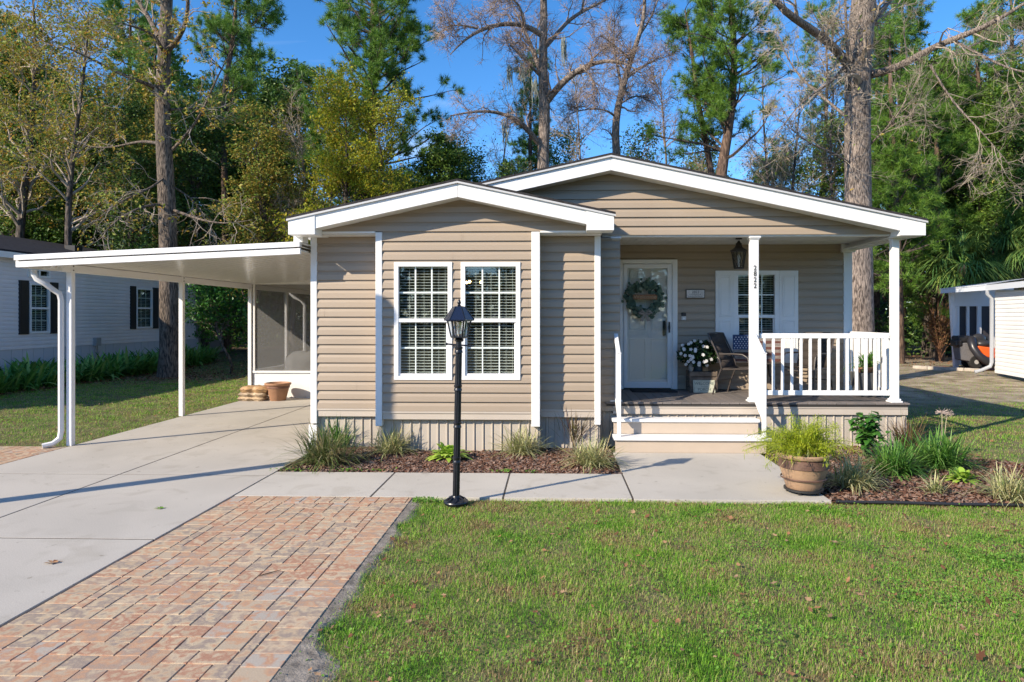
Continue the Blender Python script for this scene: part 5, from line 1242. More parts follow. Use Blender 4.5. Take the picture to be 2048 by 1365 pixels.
B = np.array(B); Dn = np.array(Dn); n = len(B); sub = B+Dn*rng.uniform(.0, .05, n)[:, None]
ribbons('needles', sub, Dn, rng.uniform(.02, .055, n), np.full(n, .0026), np.full(n, .25), FERN, bp, K=3)
d = tuft_dirs(120, rng, (.2, 1.2)); ribbons('variegated_leaves', np.tile(np.array(top), (120, 1))+rng.normal(0, .05, (120, 3))*np.array([1, 1, 0]), d, rng.uniform(.15, .34, 120), np.full(120, .006), rng.uniform(.5, .9, 120), VAR, bp)
rng = np.random.default_rng(19)
d = tuft_dirs(150, rng, (.5, 1.4)); c = np.array((qx, qy, hq+.07)); ribbons('leaves', np.tile(c, (150, 1))+rng.normal(0, .03, (150, 3))*np.array([1, 1, 0]), d, rng.uniform(.25, .52, 150), np.full(150, .011), rng.uniform(.3, .8, 150), GRN, dp)
m_ = MB(); 
for (dx_, zz) in ((.08, .0), (.16, -.1), (.1, -.22)):
    for k in range(9): a = k*.7; m_.add([(qx+.12+dx_, qy-.25, hq-.1+zz), (qx+.12+dx_+.05*math.cos(a), qy-.27, hq-.1+zz+.05*math.sin(a)), (qx+.12+dx_+.09*math.cos(a+.2), qy-.26, hq-.1+zz+.09*math.sin(a+.2))], [(0, 1, 2)])
m_.build('offshoot_leaves', GRN, dp)
# low green strip of seedlings along the walk edge of the front bed
rng = np.random.default_rng(31); P = []
for (x, y, sx, n) in ((gr(590, 942).x, WY1+.03, .14, 60), (gr(700, 940).x, WY1+.05, .08, 40), (gr(760, 942).x, WY1+.05, .08, 40), (gr(1005, 942).x, WY1+.06, .06, 40), (gr(1060, 944).x, WY1+.06, .06, 30)): P.append(np.column_stack([rng.normal(x, sx, n), rng.normal(y, .025, n), rng.uniform(0, .03, n)]))
P = np.concatenate(P); N = np.column_stack([rng.normal(0, .4, len(P)), rng.normal(0, .4, len(P)), np.ones(len(P))]); N /= np.linalg.norm(N, axis=1)[:, None]
cards('seedlings', P, N, rng.uniform(.010, .02, len(P)), MATS['clover_leaf'], None, rng, .7)['kind'] = 'stuff'
# sword ferns along the neighbour house
def fernproto(seed):
    rng = np.random.default_rng(seed); o = empty('sword_fern', (0, 0, 0), 'x', 'fern', 'sword ferns along the grey neighbour house')
    B = []; Dn = []; LL = []
    for i in range(34):
        a = rng.uniform(0, 6.28); e_ = rng.uniform(.6, 1.4); L = rng.uniform(.55, 1.0); d = Vector((math.cos(a)*math.cos(e_), math.sin(a)*math.cos(e_), math.sin(e_))); sd = Vector((-math.sin(a), math.cos(a), 0))
        for t in np.linspace(.12, 1, 22):
            q = d*L*t+Vector((0, 0, -.28*L*t**3))
            for s_ in (-1, 1): B.append(q); Dn.append((sd*s_+d*.35).normalized()+Vector((0, 0, -.15))); LL.append(.10*math.sin(math.pi*(.15+.8*t))+.01)
    n = 52; B = rng.normal(0, .07, (n, 3))*np.array([1, 1, 0]); Dn = tuft_dirs(n, rng, (.55, 1.35)); ribbons('fronds', B, Dn, rng.uniform(.55, 1.0, n), rng.uniform(.022, .036, n), rng.uniform(.2, .6, n), island('fern_leaf', [(.06, .19, .04), (.12, .32, .06), (.20, .42, .09), (.30, .44, .12)], .5, .2), o, K=8); return o
protos = [fernproto(k) for k in range(3)]
random.seed(2); y = 14.6; i = 0
flist = []
while y < 27:
    for dx_ in (.5, 1.0, 1.45):
        flist.append((NX+dx_+random.uniform(-.12, .12), y+random.uniform(-.15, .15)+(.22 if dx_ > .8 else 0)))
    y += .5
for i, (x, y) in enumerate(flist):
    o = protos[i] if i < 3 else copy_tree(protos[i % 3]); o.location = (x, y, float(gz(x, y))); o.rotation_euler.z = random.uniform(0, 6.28); k = random.uniform(1.0, 1.45); o.scale = (k, k, k)
    o['label'] = 'dark green arching sword fern in the row against the grey neighbour house'
# ================================================================ TREES
def norm(v): return v/(np.linalg.norm(v, axis=-1, keepdims=True)+1e-9)
def tubes(P, Rr, n):
    """P (N,K,3), Rr (N,K) -> verts, quads"""
    N, K, _ = P.shape; T = np.empty_like(P); T[:, 1:-1] = P[:, 2:]-P[:, :-2]; T[:, 0] = P[:, 1]-P[:, 0]; T[:, -1] = P[:, -1]-P[:, -2]; T = norm(T)
    ref = np.where(np.abs(T[..., 2:3]) > .9, np.array([1., 0, 0]), np.array([0, 0, 1.])); 
    ref = np.broadcast_to(ref[:, :1] if K else ref, ref.shape)
    u = norm(np.cross(T, ref)); w = np.cross(T, u); a = np.arange(n)*2*np.pi/n
    V = P[:, :, None]+(u[:, :, None]*np.cos(a)[None, None, :, None]+w[:, :, None]*np.sin(a)[None, None, :, None])*Rr[:, :, None, None]
    i = np.arange(N)[:, None, None]*K*n; k = np.arange(K-1)[None, :, None]*n; j = np.arange(n)[None, None, :]
    f = np.stack([i+k+j, i+k+(j+1) % n, i+k+n+(j+1) % n, i+k+n+j], -1).reshape(-1, 4)
    return V.reshape(-1, 3), f
def resamp(pts, rad, K):
    pts = np.array([tuple(p) for p in pts], float); d = np.concatenate([[0], np.cumsum(np.linalg.norm(np.diff(pts, axis=0), axis=1))]); t = np.linspace(0, d[-1], K)
    # smooth a little
    P = np.stack([np.interp(t, d, pts[:, i]) for i in range(3)], 1); r = np.interp(t, d, rad) if hasattr(rad, '__len__') else np.full(K, rad)
    for _ in range(2): P[1:-1] = (P[:-2]+2*P[1:-1]+P[2:])/4
    return P, r
def grow(P, Rr, per, L, ang, rng, up=0., wig=.15, tmin=.25, tmax=1., K=5, rk=.45, rmin=.004, taper=.25, lenfall=.5):
    N, Kp, _ = P.shape; n = int(N*per); ii = rng.integers(0, N, n) if per < 1 or per != int(per) else np.repeat(np.arange(N), int(per)); n = len(ii)
    t = tmin+(tmax-tmin)*rng.random(n); f = t*(Kp-1); a = np.minimum(f.astype(int), Kp-2); g = (f-a)[:, None]
    B = P[ii, a]*(1-g)+P[ii, a+1]*g; T = norm(P[ii, a+1]-P[ii, a]); r0 = np.maximum((Rr[ii, a]*(1-g[:, 0])+Rr[ii, a+1]*g[:, 0])*rk*rng.uniform(.7, 1.1, n), rmin)
    X = norm(np.cross(T, rng.normal(size=(n, 3)))); an = rng.uniform(*ang, n)[:, None]; D = norm(T*np.cos(an)+X*np.sin(an)); LL = rng.uniform(*L, n)*(1-lenfall*t)
    D[:, 2] += up; D = norm(D); out = np.empty((n, K, 3)); out[:, 0] = B; cur = B.copy()
    for k in range(1, K):
        D = norm(D+rng.normal(0, wig, (n, 3))+np.array([0, 0, up*.25])); cur = cur+D*(LL/(K-1))[:, None]; out[:, k] = cur
    rr = r0[:, None]*np.linspace(1, taper, K)[None]
    return out, rr
def join(parts):
    Vs, Fs, o = [], [], 0
    for V, f in parts: Vs.append(V); Fs.append(f+o); o += len(V)
    return np.concatenate(Vs), np.concatenate(Fs)
def sample(P, n, rng, tmin=.3):
    N, K, _ = P.shape; ii = rng.integers(0, N, n); f = (tmin+(1-tmin)*rng.random(n))*(K-1); a = np.minimum(f.astype(int), K-2); g = (f-a)[:, None]
    return P[ii, a]*(1-g)+P[ii, a+1]*g, norm(P[ii, a+1]-P[ii, a])
def leafV(c, s, rng, aspect=.5, flat=.3):
    n = len(c); N = rng.normal(size=(n, 3)); N[:, 2] = np.abs(N[:, 2])+flat; N = norm(N); U = norm(np.cross(N, rng.normal(size=(n, 3)))); Wv = np.cross(N, U); s = s[:, None]
    return np.stack([c-U*s, c+Wv*s*aspect+N*s*.15, c+U*s, c-Wv*s*aspect+N*s*.15], 1).reshape(-1, 3), np.arange(4*n).reshape(n, 4)
def needles(c, T, rng, k, L, w):
    n = len(c); D = norm(T[:, None]*.55+rng.normal(0, .75, (n, k, 3))+np.array([0, 0, .15])).reshape(-1, 3); c2 = np.repeat(c, k, 0); L_ = rng.uniform(.6, 1.1, len(c2))[:, None]*L; sd = norm(np.cross(D, rng.normal(size=D.shape)))*w
    return np.stack([c2-sd, c2+sd, c2+D*L_], 1).reshape(-1, 3), np.arange(3*len(c2)).reshape(-1, 3)
def bark(name, c1, c2, sc=6, bump=.8):
    m, nt, b = nodes(name); b.inputs['Roughness'].default_value = .9; tc = nt.nodes.new('ShaderNodeTexCoord'); mp = nt.nodes.new('ShaderNodeMapping'); mp.inputs['Scale'].default_value = (1, 1, .16)
    nt.links.new(tc.outputs['Object'], mp.inputs[0]); v = nt.nodes.new('ShaderNodeTexNoise'); v.inputs['Scale'].default_value = sc*4; v.inputs['Detail'].default_value = 5; v.inputs['Distortion'].default_value = .5; nt.links.new(mp.outputs[0], v.inputs['Vector'])
    r = nt.nodes.new('ShaderNodeValToRGB'); r.color_ramp.elements[0].position = .38; r.color_ramp.elements[0].color = (*c1, 1); r.color_ramp.elements[1].position = .62; r.color_ramp.elements[1].color = (*c2, 1)
    nt.links.new(v.outputs['Fac'], r.inputs[0]); n2 = nt.nodes.new('ShaderNodeTexNoise'); n2.inputs['Scale'].default_value = 1.2; nt.links.new(tc.outputs['Object'], n2.inputs['Vector'])
    mr = nt.nodes.new('ShaderNodeMapRange'); mr.inputs[1].default_value = .3; mr.inputs[2].default_value = .7; mr.inputs[3].default_value = .75; mr.inputs[4].default_value = 1.15; nt.links.new(n2.outputs['Fac'], mr.inputs[0])
    x = nt.nodes.new('ShaderNodeVectorMath'); x.operation = 'SCALE'; nt.links.new(r.outputs[0], x.inputs[0]); nt.links.new(mr.outputs[0], x.inputs['Scale']); nt.links.new(x.outputs[0], b.inputs['Base Color'])
    bp = nt.nodes.new('ShaderNodeBump'); bp.inputs['Strength'].default_value = bump; bp.inputs['Distance'].default_value = .05; nt.links.new(v.outputs['Fac'], bp.inputs['Height']); nt.links.new(bp.outputs[0], b.inputs['Normal']); return m
BK_G = bark('grey_ridged_bark', (.06, .045, .038), (.36, .29, .24), 10); BK_D = bark('dark_bark', (.025, .02, .016), (.13, .10, .08)); BK_P = bark('pine_bark', (.05, .03, .022), (.20, .13, .09)); BK_L = mat('pale_twig', (.33, .27, .21), .8, .25, 3)
BK_T = bark('brown_grey_bark', (.025, .018, .014), (.24, .185, .14), 9, 1.0)
L_OAK = island('oak_leaf', [(.05, .10, .02), (.09, .17, .028), (.14, .24, .035), (.22, .30, .05)], .45, .25)
L_YEL = island('yellow_green_leaf', [(.20, .27, .02), (.32, .35, .025), (.46, .42, .03), (.14, .22, .025), (.55, .36, .03)], .5, .35)
L_ORG = island('orange_leaf', [(.50, .22, .03), (.34, .32, .05), (.22, .32, .05), (.56, .38, .07), (.16, .27, .04), (.28, .16, .05)], .5, .35)
L_PIN = island('pine_needle', [(.07, .16, .025), (.13, .26, .035), (.22, .36, .05), (.05, .13, .03)], .45, .25)
L_DRK = island('deep_green_leaf', [(.03, .07, .018), (.055, .12, .025), (.09, .18, .035), (.15, .22, .05)], .45, .2)
L_AUT = island('rust_olive_leaf', [(.16, .24, .04), (.32, .27, .05), (.42, .28, .05), (.11, .20, .035), (.26, .33, .05)], .5, .3)
def tree_obj(name, base, label, cat='tree', group=None): return empty(name, base, label, cat, group)
def limb(pts, Y, rad, K=14, yv=0, seed=0):
    """pts: (px,py[,dY])"""
    rng = np.random.default_rng(seed); out = []
    for p in pts: dY = p[2] if len(p) > 2 else 0; out.append(at(p[0], p[1], Y+dY))
    return resamp(out, rad, K)
def detailed(root, limbs, trunk_mat, twig_mat, seed, lv, leafspec=None, n_side=16, tipname='branches'):
    """limbs: list of (P,r); first is the trunk. lv: list of grow kwargs per level"""
    rng = np.random.default_rng(seed); tp, tr_ = limbs[0]
    V, f = tubes(tp[None], tr_[None], n_side); np_mesh('trunk', V, f, trunk_mat, root, smooth=True)
    K = 12; LP = []; LR = []
    for P, r in limbs[1:]: a, b = resamp(P, r, K); LP.append(a); LR.append(b)
    parts = []
    if LP: LP = np.array(LP); LR = np.array(LR); parts.append(tubes(LP, LR, 8)); np_mesh('limbs', *parts[0], trunk_mat, root, smooth=True)
    src = [(LP, LR)] if len(LP) else []
    a, b = resamp(tp, tr_, K); tin = (a[None], b[None])
    cur = src[0] if src else tin; sets = []
    tw = []
    for i, kw in enumerate(lv):
        kw = dict(kw); fromtrunk = kw.pop('trunk', 0); sides = kw.pop('sides', 3)
        g = grow(*cur, rng=rng, **kw)
        if fromtrunk:
            kw2 = dict(kw); kw2['per'] = fromtrunk; kw2['tmin'] = .45; g2 = grow(*tin, rng=rng, **kw2); g = (np.concatenate([g[0], g2[0]]), np.concatenate([g[1], g2[1]]))
        tw.append(tubes(*g, sides)); cur = g
    if tw: np_mesh(tipname, *join(tw), twig_mat, root)
    return cur, rng
# --- 1. big foreground tree left of the carport
YT = 21.0
rt = tree_obj('hardwood_tree', gr(338, 756), 'tall dark-barked tree with sparse autumn leaves rising right behind the carport')
T0 = limb([(338, 758), (338, 700), (337, 560), (336, 450), (330, 330), (324, 230), (328, 120), (334, 0), (336, -180), (330, -420)], YT, [.36, .27, .265, .26, .235, .22, .19, .17, .12, .05], 40)
lb_ = [limb([(326, 110), (345, 95, -.4), (375, 50, -1), (378, 0, -1.4), (370, -60, -1.6)], YT, [.10, .08, .06, .05, .03]), limb([(318, 75), (300, 40, .6), (275, 0, 1), (240, -40, 1)], YT, [.09, .07, .06, .03]), limb([(318, 180), (290, 165, -.6), (250, 155, -1.5), (190, 120, -2), (120, 90, -2.5)], YT, [.08, .06, .05, .035, .015]),
       limb([(330, 110), (310, 70, -.8), (290, 60, -1), (262, 52, -1.2), (245, 48, -1.5)], YT, [.06, .05, .04, .03, .01]), limb([(330, 410), (290, 410, -1), (230, 440, -2), (195, 480, -2.4)], YT, [.05, .035, .025, .008]), limb([(345, 420), (400, 440, -1), (450, 450, -2), (505, 440, -2.5)], YT, [.05, .035, .02, .008]), limb([(335, 350), (300, 380, -.8), (240, 400, -1.5), (170, 460, -2)], YT, [.04, .03, .02, .008]),
       limb([(340, 220), (400, 215, .8), (450, 240, 1.5)], YT, [.04, .03, .01]), limb([(330, 290), (280, 280, 1), (220, 300, 1.5), (160, 290, 2)], YT, [.06, .045, .03, .01]), limb([(340, 370), (390, 400, .5), (410, 440, .6), (440, 480, .6)], YT, [.03, .025, .02, .008]), limb([(345, 300), (400, 240, -1), (430, 160, -1.5), (470, 90, -2)], YT, [.05, .035, .025, .01])]
cur, rng = detailed(rt, [T0]+lb_, BK_T, BK_L, 1, [dict(per=9, L=(.6, 1.9), ang=(.4, 1.2), wig=.3, K=6, rk=.4, rmin=.012, trunk=26, sides=5, tmin=.15), dict(per=4, L=(.3, 1.0), ang=(.4, 1.1), wig=.3, K=5, rk=.5, rmin=.007), dict(per=2, L=(.15, .5), ang=(.3, 1), wig=.3, K=4, rk=.6, rmin=.004)])
c, T = sample(cur[0], 5200, rng); keep = (c[:, 2] > 5.0) | (rng.random(len(c)) < .25); c = c[keep]; V, f = leafV(c+rng.normal(0, .05, c.shape), rng.uniform(.035, .075, len(c)), rng); np_mesh('crown', V, f, L_ORG, rt)
# --- 2. big bare trunk on the right
YT = 20.0
g0 = at(1720, 735, YT); g0.z = 0
rt = tree_obj('hardwood_tree', g0, 'massive straight grey-barked bare tree rising behind the right end of the porch')
T0 = limb([(1719, 745), (1719, 600), (1717, 450), (1715, 300), (1715, 180), (1716, 120), (1722, 60), (1728, 0), (1736, -140), (1740, -420)], YT, [.42, .37, .36, .355, .345, .36, .34, .33, .26, .08], 50)
lb_ = [limb([(1700, 135), (1680, 105, -.5), (1650, 78, -1), (1610, 50, -1.5), (1565, 25, -2), (1540, 0, -2.2), (1520, -50, -2.5)], YT, [.13, .12, .11, .10, .09, .07, .03]), limb([(1740, 150), (1780, 145, -.5), (1830, 120, -1), (1870, 85, -1.5), (1930, 75, -2), (1985, 50, -2.4), (2060, 0, -3)], YT, [.13, .11, .095, .085, .08, .06, .03]),
       limb([(1900, 78, -1.7), (1960, 110, -2), (2020, 140, -2.4), (2080, 150, -3)], YT, [.045, .035, .025, .01]), limb([(1697, 210), (1695, 100, -.5), (1690, 0, -.8)], YT, [.06, .05, .03]), limb([(1700, 330), (1680, 310, -.5), (1620, 290, -1), (1560, 240, -1.5)], YT, [.04, .03, .02, .008]), limb([(1740, 290), (1790, 240, -1), (1830, 170, -1.6)], YT, [.03, .022, .008]), limb([(1700, 240), (1640, 190, 1), (1590, 150, 1.5), (1550, 60, 2)], YT, [.05, .04, .03, .01]), limb([(1735, 60), (1780, 0, 1), (1830, -60, 1)], YT, [.09, .07, .03]), limb([(1700, 120), (1660, 170, -1), (1600, 200, -1.8), (1540, 290, -2)], YT, [.05, .035, .02, .008]),
       limb([(1860, 130, -1.3), (1900, 200, -1.5), (1960, 260, -2), (2020, 330, -2)], YT, [.035, .025, .018, .006])]
cur, rng = detailed(rt, [T0]+lb_, BK_G, BK_L, 2, [dict(per=12, L=(.8, 2.4), ang=(.4, 1.1), wig=.22, up=.1, K=6, rk=.35, rmin=.011, trunk=16, sides=4, tmin=.1), dict(per=7, L=(.4, 1.3), ang=(.4, 1.1), wig=.28, K=5, rk=.5, rmin=.007), dict(per=5, L=(.25, .7), ang=(.3, 1), wig=.28, K=4, rk=.6, rmin=.0045)])
c, T = sample(cur[0], 260, rng); V, f = leafV(c, rng.uniform(.04, .08, len(c)), rng); np_mesh('crown', V, f, L_AUT, rt)
# --- 3. forked bare tree behind the ridge
YT = 27.0
rt = tree_obj('bare_tree', Vector((at(1085, 700, YT).x, YT, 0)), 'big forked bare grey tree with hanging moss, just left of the main ridge')
T0 = limb([(1086, 640), (1085, 340), (1088, 280), (1090, 200), (1085, 160), (1086, 100), (1088, 40), (1086, -60), (1080, -260)], YT, [.30, .24, .22, .21, .19, .17, .15, .11, .04], 36)
lb_ = [limb([(1083, 70), (1060, 50, -.6), (1010, 45, -1.2), (960, 57, -1.8), (925, 80, -2), (900, 110, -2.2)], YT, [.12, .10, .085, .07, .04, .015]), limb([(1090, 95), (1105, 80, .5), (1130, 45, 1), (1165, 20, 1.4), (1210, 5, 1.8), (1240, -20, 2)], YT, [.10, .09, .08, .065, .05, .02]), limb([(1091, 208), (1108, 182, -.2), (1122, 164, -.4), (1160, 135, -.9), (1200, 120, -1.3), (1240, 118, -1.7), (1265, 128, -1.9), (1285, 150, -2)], YT, [.13, .14, .13, .11, .08, .055, .035, .01]),
       limb([(1082, 150), (1070, 110, .4), (1058, 85, .6), (1050, 60, .8), (1030, 20, 1)], YT, [.11, .10, .08, .06, .03]), limb([(1080, 290), (1050, 250, -.6), (1010, 225, -1.3), (960, 220, -1.8), (900, 232, -2.2)], YT, [.12, .10, .075, .05, .02]), limb([(1078, 150), (1050, 120, -.8), (1020, 90, -1.2)], YT, [.06, .045, .02]), limb([(955, 57, -1.7), (920, 50, -2), (880, 55, -2.2)], YT, [.05, .035, .012]), limb([(1050, 48, -.8), (1040, 10, -1), (1000, -20, -1.2)], YT, [.05, .04, .02]), limb([(1160, 130, -.9), (1180, 150, -1.2), (1200, 190, -1.4)], YT, [.04, .025, .01]), limb([(1165, 20, 1.4), (1170, -20, 1.5), (1150, -80, 1.6)], YT, [.05, .04, .02])]
LV = [dict(per=15, L=(.6, 2.3), ang=(.4, 1.2), wig=.28, up=.08, K=6, rk=.4, rmin=.014, trunk=14, sides=4, tmin=.12), dict(per=8, L=(.4, 1.2), ang=(.4, 1.2), wig=.35, K=5, rk=.5, rmin=.009), dict(per=6, L=(.25, .7), ang=(.3, 1.1), wig=.35, K=4, rk=.6, rmin=.0065)]
BK_R = mat('red_grey_twig', (.26, .19, .15), .8, .25, 3)
cur, rng = detailed(rt, [T0]+lb_, BK_G, BK_R, 3, LV)
mo = MB(); random.seed(3)
for (px, py, n_) in ((1045, 125, 7), (1020, 130, 5), (1127, 75, 8), (1070, 150, 4), (1010, 240, 5)):
    Pm, Rm = [], []
    for k in range(n_*3):
        a = at(px+random.uniform(-6, 6), py+random.uniform(-5, 15), YT-1+random.uniform(-.2, .2)); l = random.uniform(.3, 1.1); Pm.append([a+Vector((random.gauss(0, .03), random.gauss(0, .03), -l*t)) for t in (0, .35, .7, 1)]); Rm.append([.012, .02, .014, .003])
    np_mesh('hanging_moss', *tubes(np.array([[tuple(q) for q in p] for p in Pm]), np.array(Rm), 3), mat('grey_moss', (.26, .28, .24), .95), rt)
# --- 4. second bare tree right of it
YT = 29.0
rt = tree_obj('bare_tree', Vector((at(1236, 700, YT).x, YT, 0)), 'slender crooked bare tree rising behind the main ridge peak')
T0 = limb([(1237, 640), (1235, 320), (1228, 260), (1238, 200), (1255, 140), (1275, 80), (1290, 40), (1290, -10), (1280, -120)], YT, [.22, .17, .16, .14, .12, .10, .08, .07, .02], 30)
lb_ = [limb([(1232, 235), (1215, 220, -.5), (1180, 217, -1), (1150, 225, -1.3)], YT, [.05, .04, .03, .01]), limb([(1245, 190), (1235, 130, .6), (1225, 90, .8), (1230, 40, 1)], YT, [.07, .06, .045, .02]), limb([(1262, 120), (1240, 100, -.8), (1200, 70, -1.5)], YT, [.05, .035, .01]), limb([(1280, 70), (1300, 40, .6), (1320, -10, 1)], YT, [.05, .04, .02]), limb([(1250, 160), (1290, 130, -.6), (1330, 110, -1)], YT, [.05, .035, .01]), limb([(1238, 210), (1270, 190, .6), (1310, 200, 1)], YT, [.04, .03, .01])]
detailed(rt, [T0]+lb_, BK_G, BK_R, 4, LV)
# --- pines with clumped needle tufts
def pine(root, T0, ncl, spec, seed, Lb=(1.2, 3.2), tuft_k=16, tz=.35, nl=.24, dead=0, ntu=3, mat_=None, tw=.006, bk=None):
    rng = np.random.default_rng(seed); P, r = T0; V, f = tubes(P[None], r[None], 12); np_mesh('trunk', V, f, bk or BK_P, root, smooth=True)
    a, b = resamp(P, r, 16)
    g1 = grow(a[None], b[None], ncl, Lb, (.9, 1.5), rng, up=.10, wig=.14, tmin=tz, K=7, rk=.35, rmin=.02, lenfall=.55)
    g2 = grow(*g1, 6, (.5, 1.3), (.4, 1.0), rng, up=.15, wig=.2, tmin=.3, K=5, rk=.5, rmin=.010)
    g3 = grow(*g2, ntu, (.2, .55), (.3, .9), rng, up=.2, wig=.2, tmin=.35, K=3, rk=.6, rmin=.006)
    np_mesh('branches', *join([tubes(*g1, 5), tubes(*g2, 3), tubes(*g3, 3)]), BK_D, root)
    tips = np.concatenate([g3[0][:, -1], g2[0][:, -1], g3[0][:, 1]]); T = np.concatenate([norm(g3[0][:, -1]-g3[0][:, -2]), norm(g2[0][:, -1]-g2[0][:, -2]), norm(g3[0][:, 1]-g3[0][:, 0])])
    V, f = needles(tips, T, rng, tuft_k, nl, tw); np_mesh('crown', V, f, mat_ or L_PIN, root); return g2
pines = [
    (32, [(455, 720), (452, 500), (450, 400), (445, 200), (470, 60), (480, -160)], [.20, .16, .15, .12, .09, .02], 60, .42, (1.0, 3.0), 'slim pine with blue-green needles right of the dark carport tree', 1),
    (30, [(735, 720), (740, 330), (745, 150), (748, 0), (750, -180)], [.26, .22, .18, .14, .03], 150, .30, (2.4, 5.6), 'broad bright green pine towering over the left gable', 2),
    (36, [(1062, 700), (1062, 400), (1060, 260), (1062, 130)], [.18, .14, .09, .02], 34, .55, (.8, 1.8), 'small dense pine seen behind the trunk of the forked bare tree', 3),
    (27, [(1436, 700), (1440, 350), (1462, 240), (1470, 120), (1462, 0), (1455, -160)], [.26, .22, .16, .13, .10, .03], 84, .44, (1.5, 4.2), 'loose airy pine over the right slope of the main roof', 4),
    (28, [(1480, 700), (1420, 330), (1395, 200), (1385, 110), (1370, 20)], [.16, .13, .10, .07, .02], 30, .6, (.8, 2.2), 'leaning thin pine left of the airy pine over the main roof', 5),
    (38, [(1640, 700), (1645, 400), (1650, 300), (1655, 150), (1650, 20)], [.17, .13, .10, .07, .02], 44, .45, (.9, 2.2), 'thin distant pine just left of the massive grey trunk', 6),
    (29.5, [(1960, 715), (1965, 400), (1960, 200), (1950, 75)], [.22, .18, .12, .02], 90, .2, (1.6, 3.4), 'bushy green pine at the right behind the palmetto', 7),
    (27, [(1800, 715), (1795, 500), (1790, 380), (1780, 150), (1780, 60)], [.18, .15, .12, .07, .02], 80, .18, (1.2, 2.8), 'dense dark pine immediately right of the massive grey trunk', 8),
    (29, [(1880, 715), (1880, 500), (1875, 350), (1870, 160)], [.18, .15, .11, .02], 84, .12, (1.2, 3.0), 'middle dark pine of the thicket right of the porch', 9),
]
for (Y, pts, rad, ncl, tz, Lb, lab, sd) in pines:
    g = at(pts[0][0], 700, Y); g.z = float(gz(g.x, Y)); rt = tree_obj('pine_tree', g, lab, 'pine tree')
    pine(rt, limb([(pts[0][0], 735)]+pts, Y, [rad[0]]+rad, 26), ncl, None, sd, Lb, {2: 26}.get(sd, 20), tz, {2: .32}.get(sd, .27), tw=.0085)
# --- leafy crowns
def leafy(root, base, H, crown, nb, nleaf, lsz, lm, bk, seed, tz=.3, r0=.2, lean=(0, 0), sp=(1.5, 3.5), up=.25, lv2=6, lv3=4, flat=.3, clump=.22, wide=1., twm=None):
    rng = np.random.default_rng(seed); b = np.array(base); K = 12; t = np.linspace(0, 1, K)[:, None]
    P = b+np.column_stack([lean[0]*t[:, 0]+.25*np.sin(t[:, 0]*5+seed), lean[1]*t[:, 0]+.25*np.cos(t[:, 0]*4+seed)-.25, H*t[:, 0]]); P[0] = b
    r = r0*np.linspace(1, .15, K); V, f = tubes(P[None], r[None], 10); np_mesh('trunk', V, f, bk, root, smooth=True)
    g1 = grow(P[None], r[None], nb, sp, (.6, 1.3), rng, up=up, wig=.2, tmin=tz, K=7, rk=.5, rmin=.02, lenfall=.45); 
    g2 = grow(*g1, lv2, (.6, 1.6), (.4, 1.1), rng, up=.1, wig=.25, tmin=.25, K=5, rk=.5, rmin=.010)
    g3 = grow(*g2, lv3, (.3, .8), (.4, 1.1), rng, up=0, wig=.3, tmin=.3, K=4, rk=.6, rmin=.006)
    np_mesh('branches', *join([tubes(*g1, 5), tubes(*g2, 3), tubes(*g3, 3)]), twm or bk, root)
    if nleaf:
        c, T = sample(g3[0], nleaf, rng, .2); c = c+rng.normal(0, clump, c.shape)*np.array([1, 1, .7]); V, f = leafV(c, rng.uniform(lsz*.7, lsz*1.3, len(c)), rng, .5, flat); np_mesh('crown', V, f, lm, root)
    return root
def plant_tree(px, Y, **k):
    g = at(px, 700, Y); g.z = float(gz(g.x, Y)); lab = k.pop('label'); nm = k.pop('name', 'broadleaf_tree'); rt = tree_obj(nm, g, lab, k.pop('cat', 'tree')); leafy(rt, g, root=None, **k) if False else leafy(rt, g, **k); return rt
plant_tree(640, 26, H=9.6, crown=0, nb=46, nleaf=26000, lsz=.055, lm=L_YEL, bk=BK_D, seed=11, tz=.28, r0=.16, lean=(1.2, 0), sp=(1.6, 3.8), label='yellow-green leafed tree over the left slope of the front gable', clump=.16)
plant_tree(775, 25.5, H=9.2, crown=0, nb=26, nleaf=9000, lsz=.05, lm=L_YEL, bk=BK_D, seed=12, tz=.35, r0=.12, sp=(1., 2.6), label='smaller golden-leafed tree in front of the broad bright pine', clump=.14)
plant_tree(880, 31, H=8.6, crown=0, nb=48, nleaf=24000, lsz=.07, lm=L_OAK, bk=BK_D, seed=13, tz=.22, r0=.2, sp=(1.6, 3.6), label='dark green oak over the peak of the front gable', clump=.2)
plant_tree(985, 32, H=7.8, crown=0, nb=30, nleaf=15000, lsz=.065, lm=L_OAK, bk=BK_D, seed=14, tz=.25, r0=.16, sp=(1.4, 3.0), label='thin green and grey oak left of the forked bare tree', clump=.2, twm=BK_R)
plant_tree(165, 24.5, H=13, crown=0, nb=44, nleaf=9000, lsz=.06, lm=L_ORG, bk=BK_D, seed=15, tz=.35, r0=.17, sp=(1.5, 3.8), twm=BK_L, label='orange-leafed sweetgum behind the neighbour roof', clump=.15)
plant_tree(60, 27, H=15, crown=0, nb=52, nleaf=11000, lsz=.065, lm=L_ORG, bk=BK_D, seed=16, tz=.35, r0=.22, sp=(2, 4.4), twm=BK_L, label='tall rust and olive tree at the upper left corner', clump=.17)
plant_tree(520, 27, H=8.5, crown=0, nb=40, nleaf=15000, lsz=.06, lm=L_AUT, bk=BK_D, seed=17, tz=.2, r0=.16, sp=(1.5, 3.4), label='rusty olive tree above the middle of the carport roof', clump=.16)
plant_tree(255, 27.5, H=10, crown=0, nb=44, nleaf=20000, lsz=.06, lm=L_DRK, bk=BK_D, seed=18, tz=.2, r0=.18, sp=(1.6, 3.6), label='dark leafy tree left of the dark carport trunk, behind the grey roof', clump=.18)
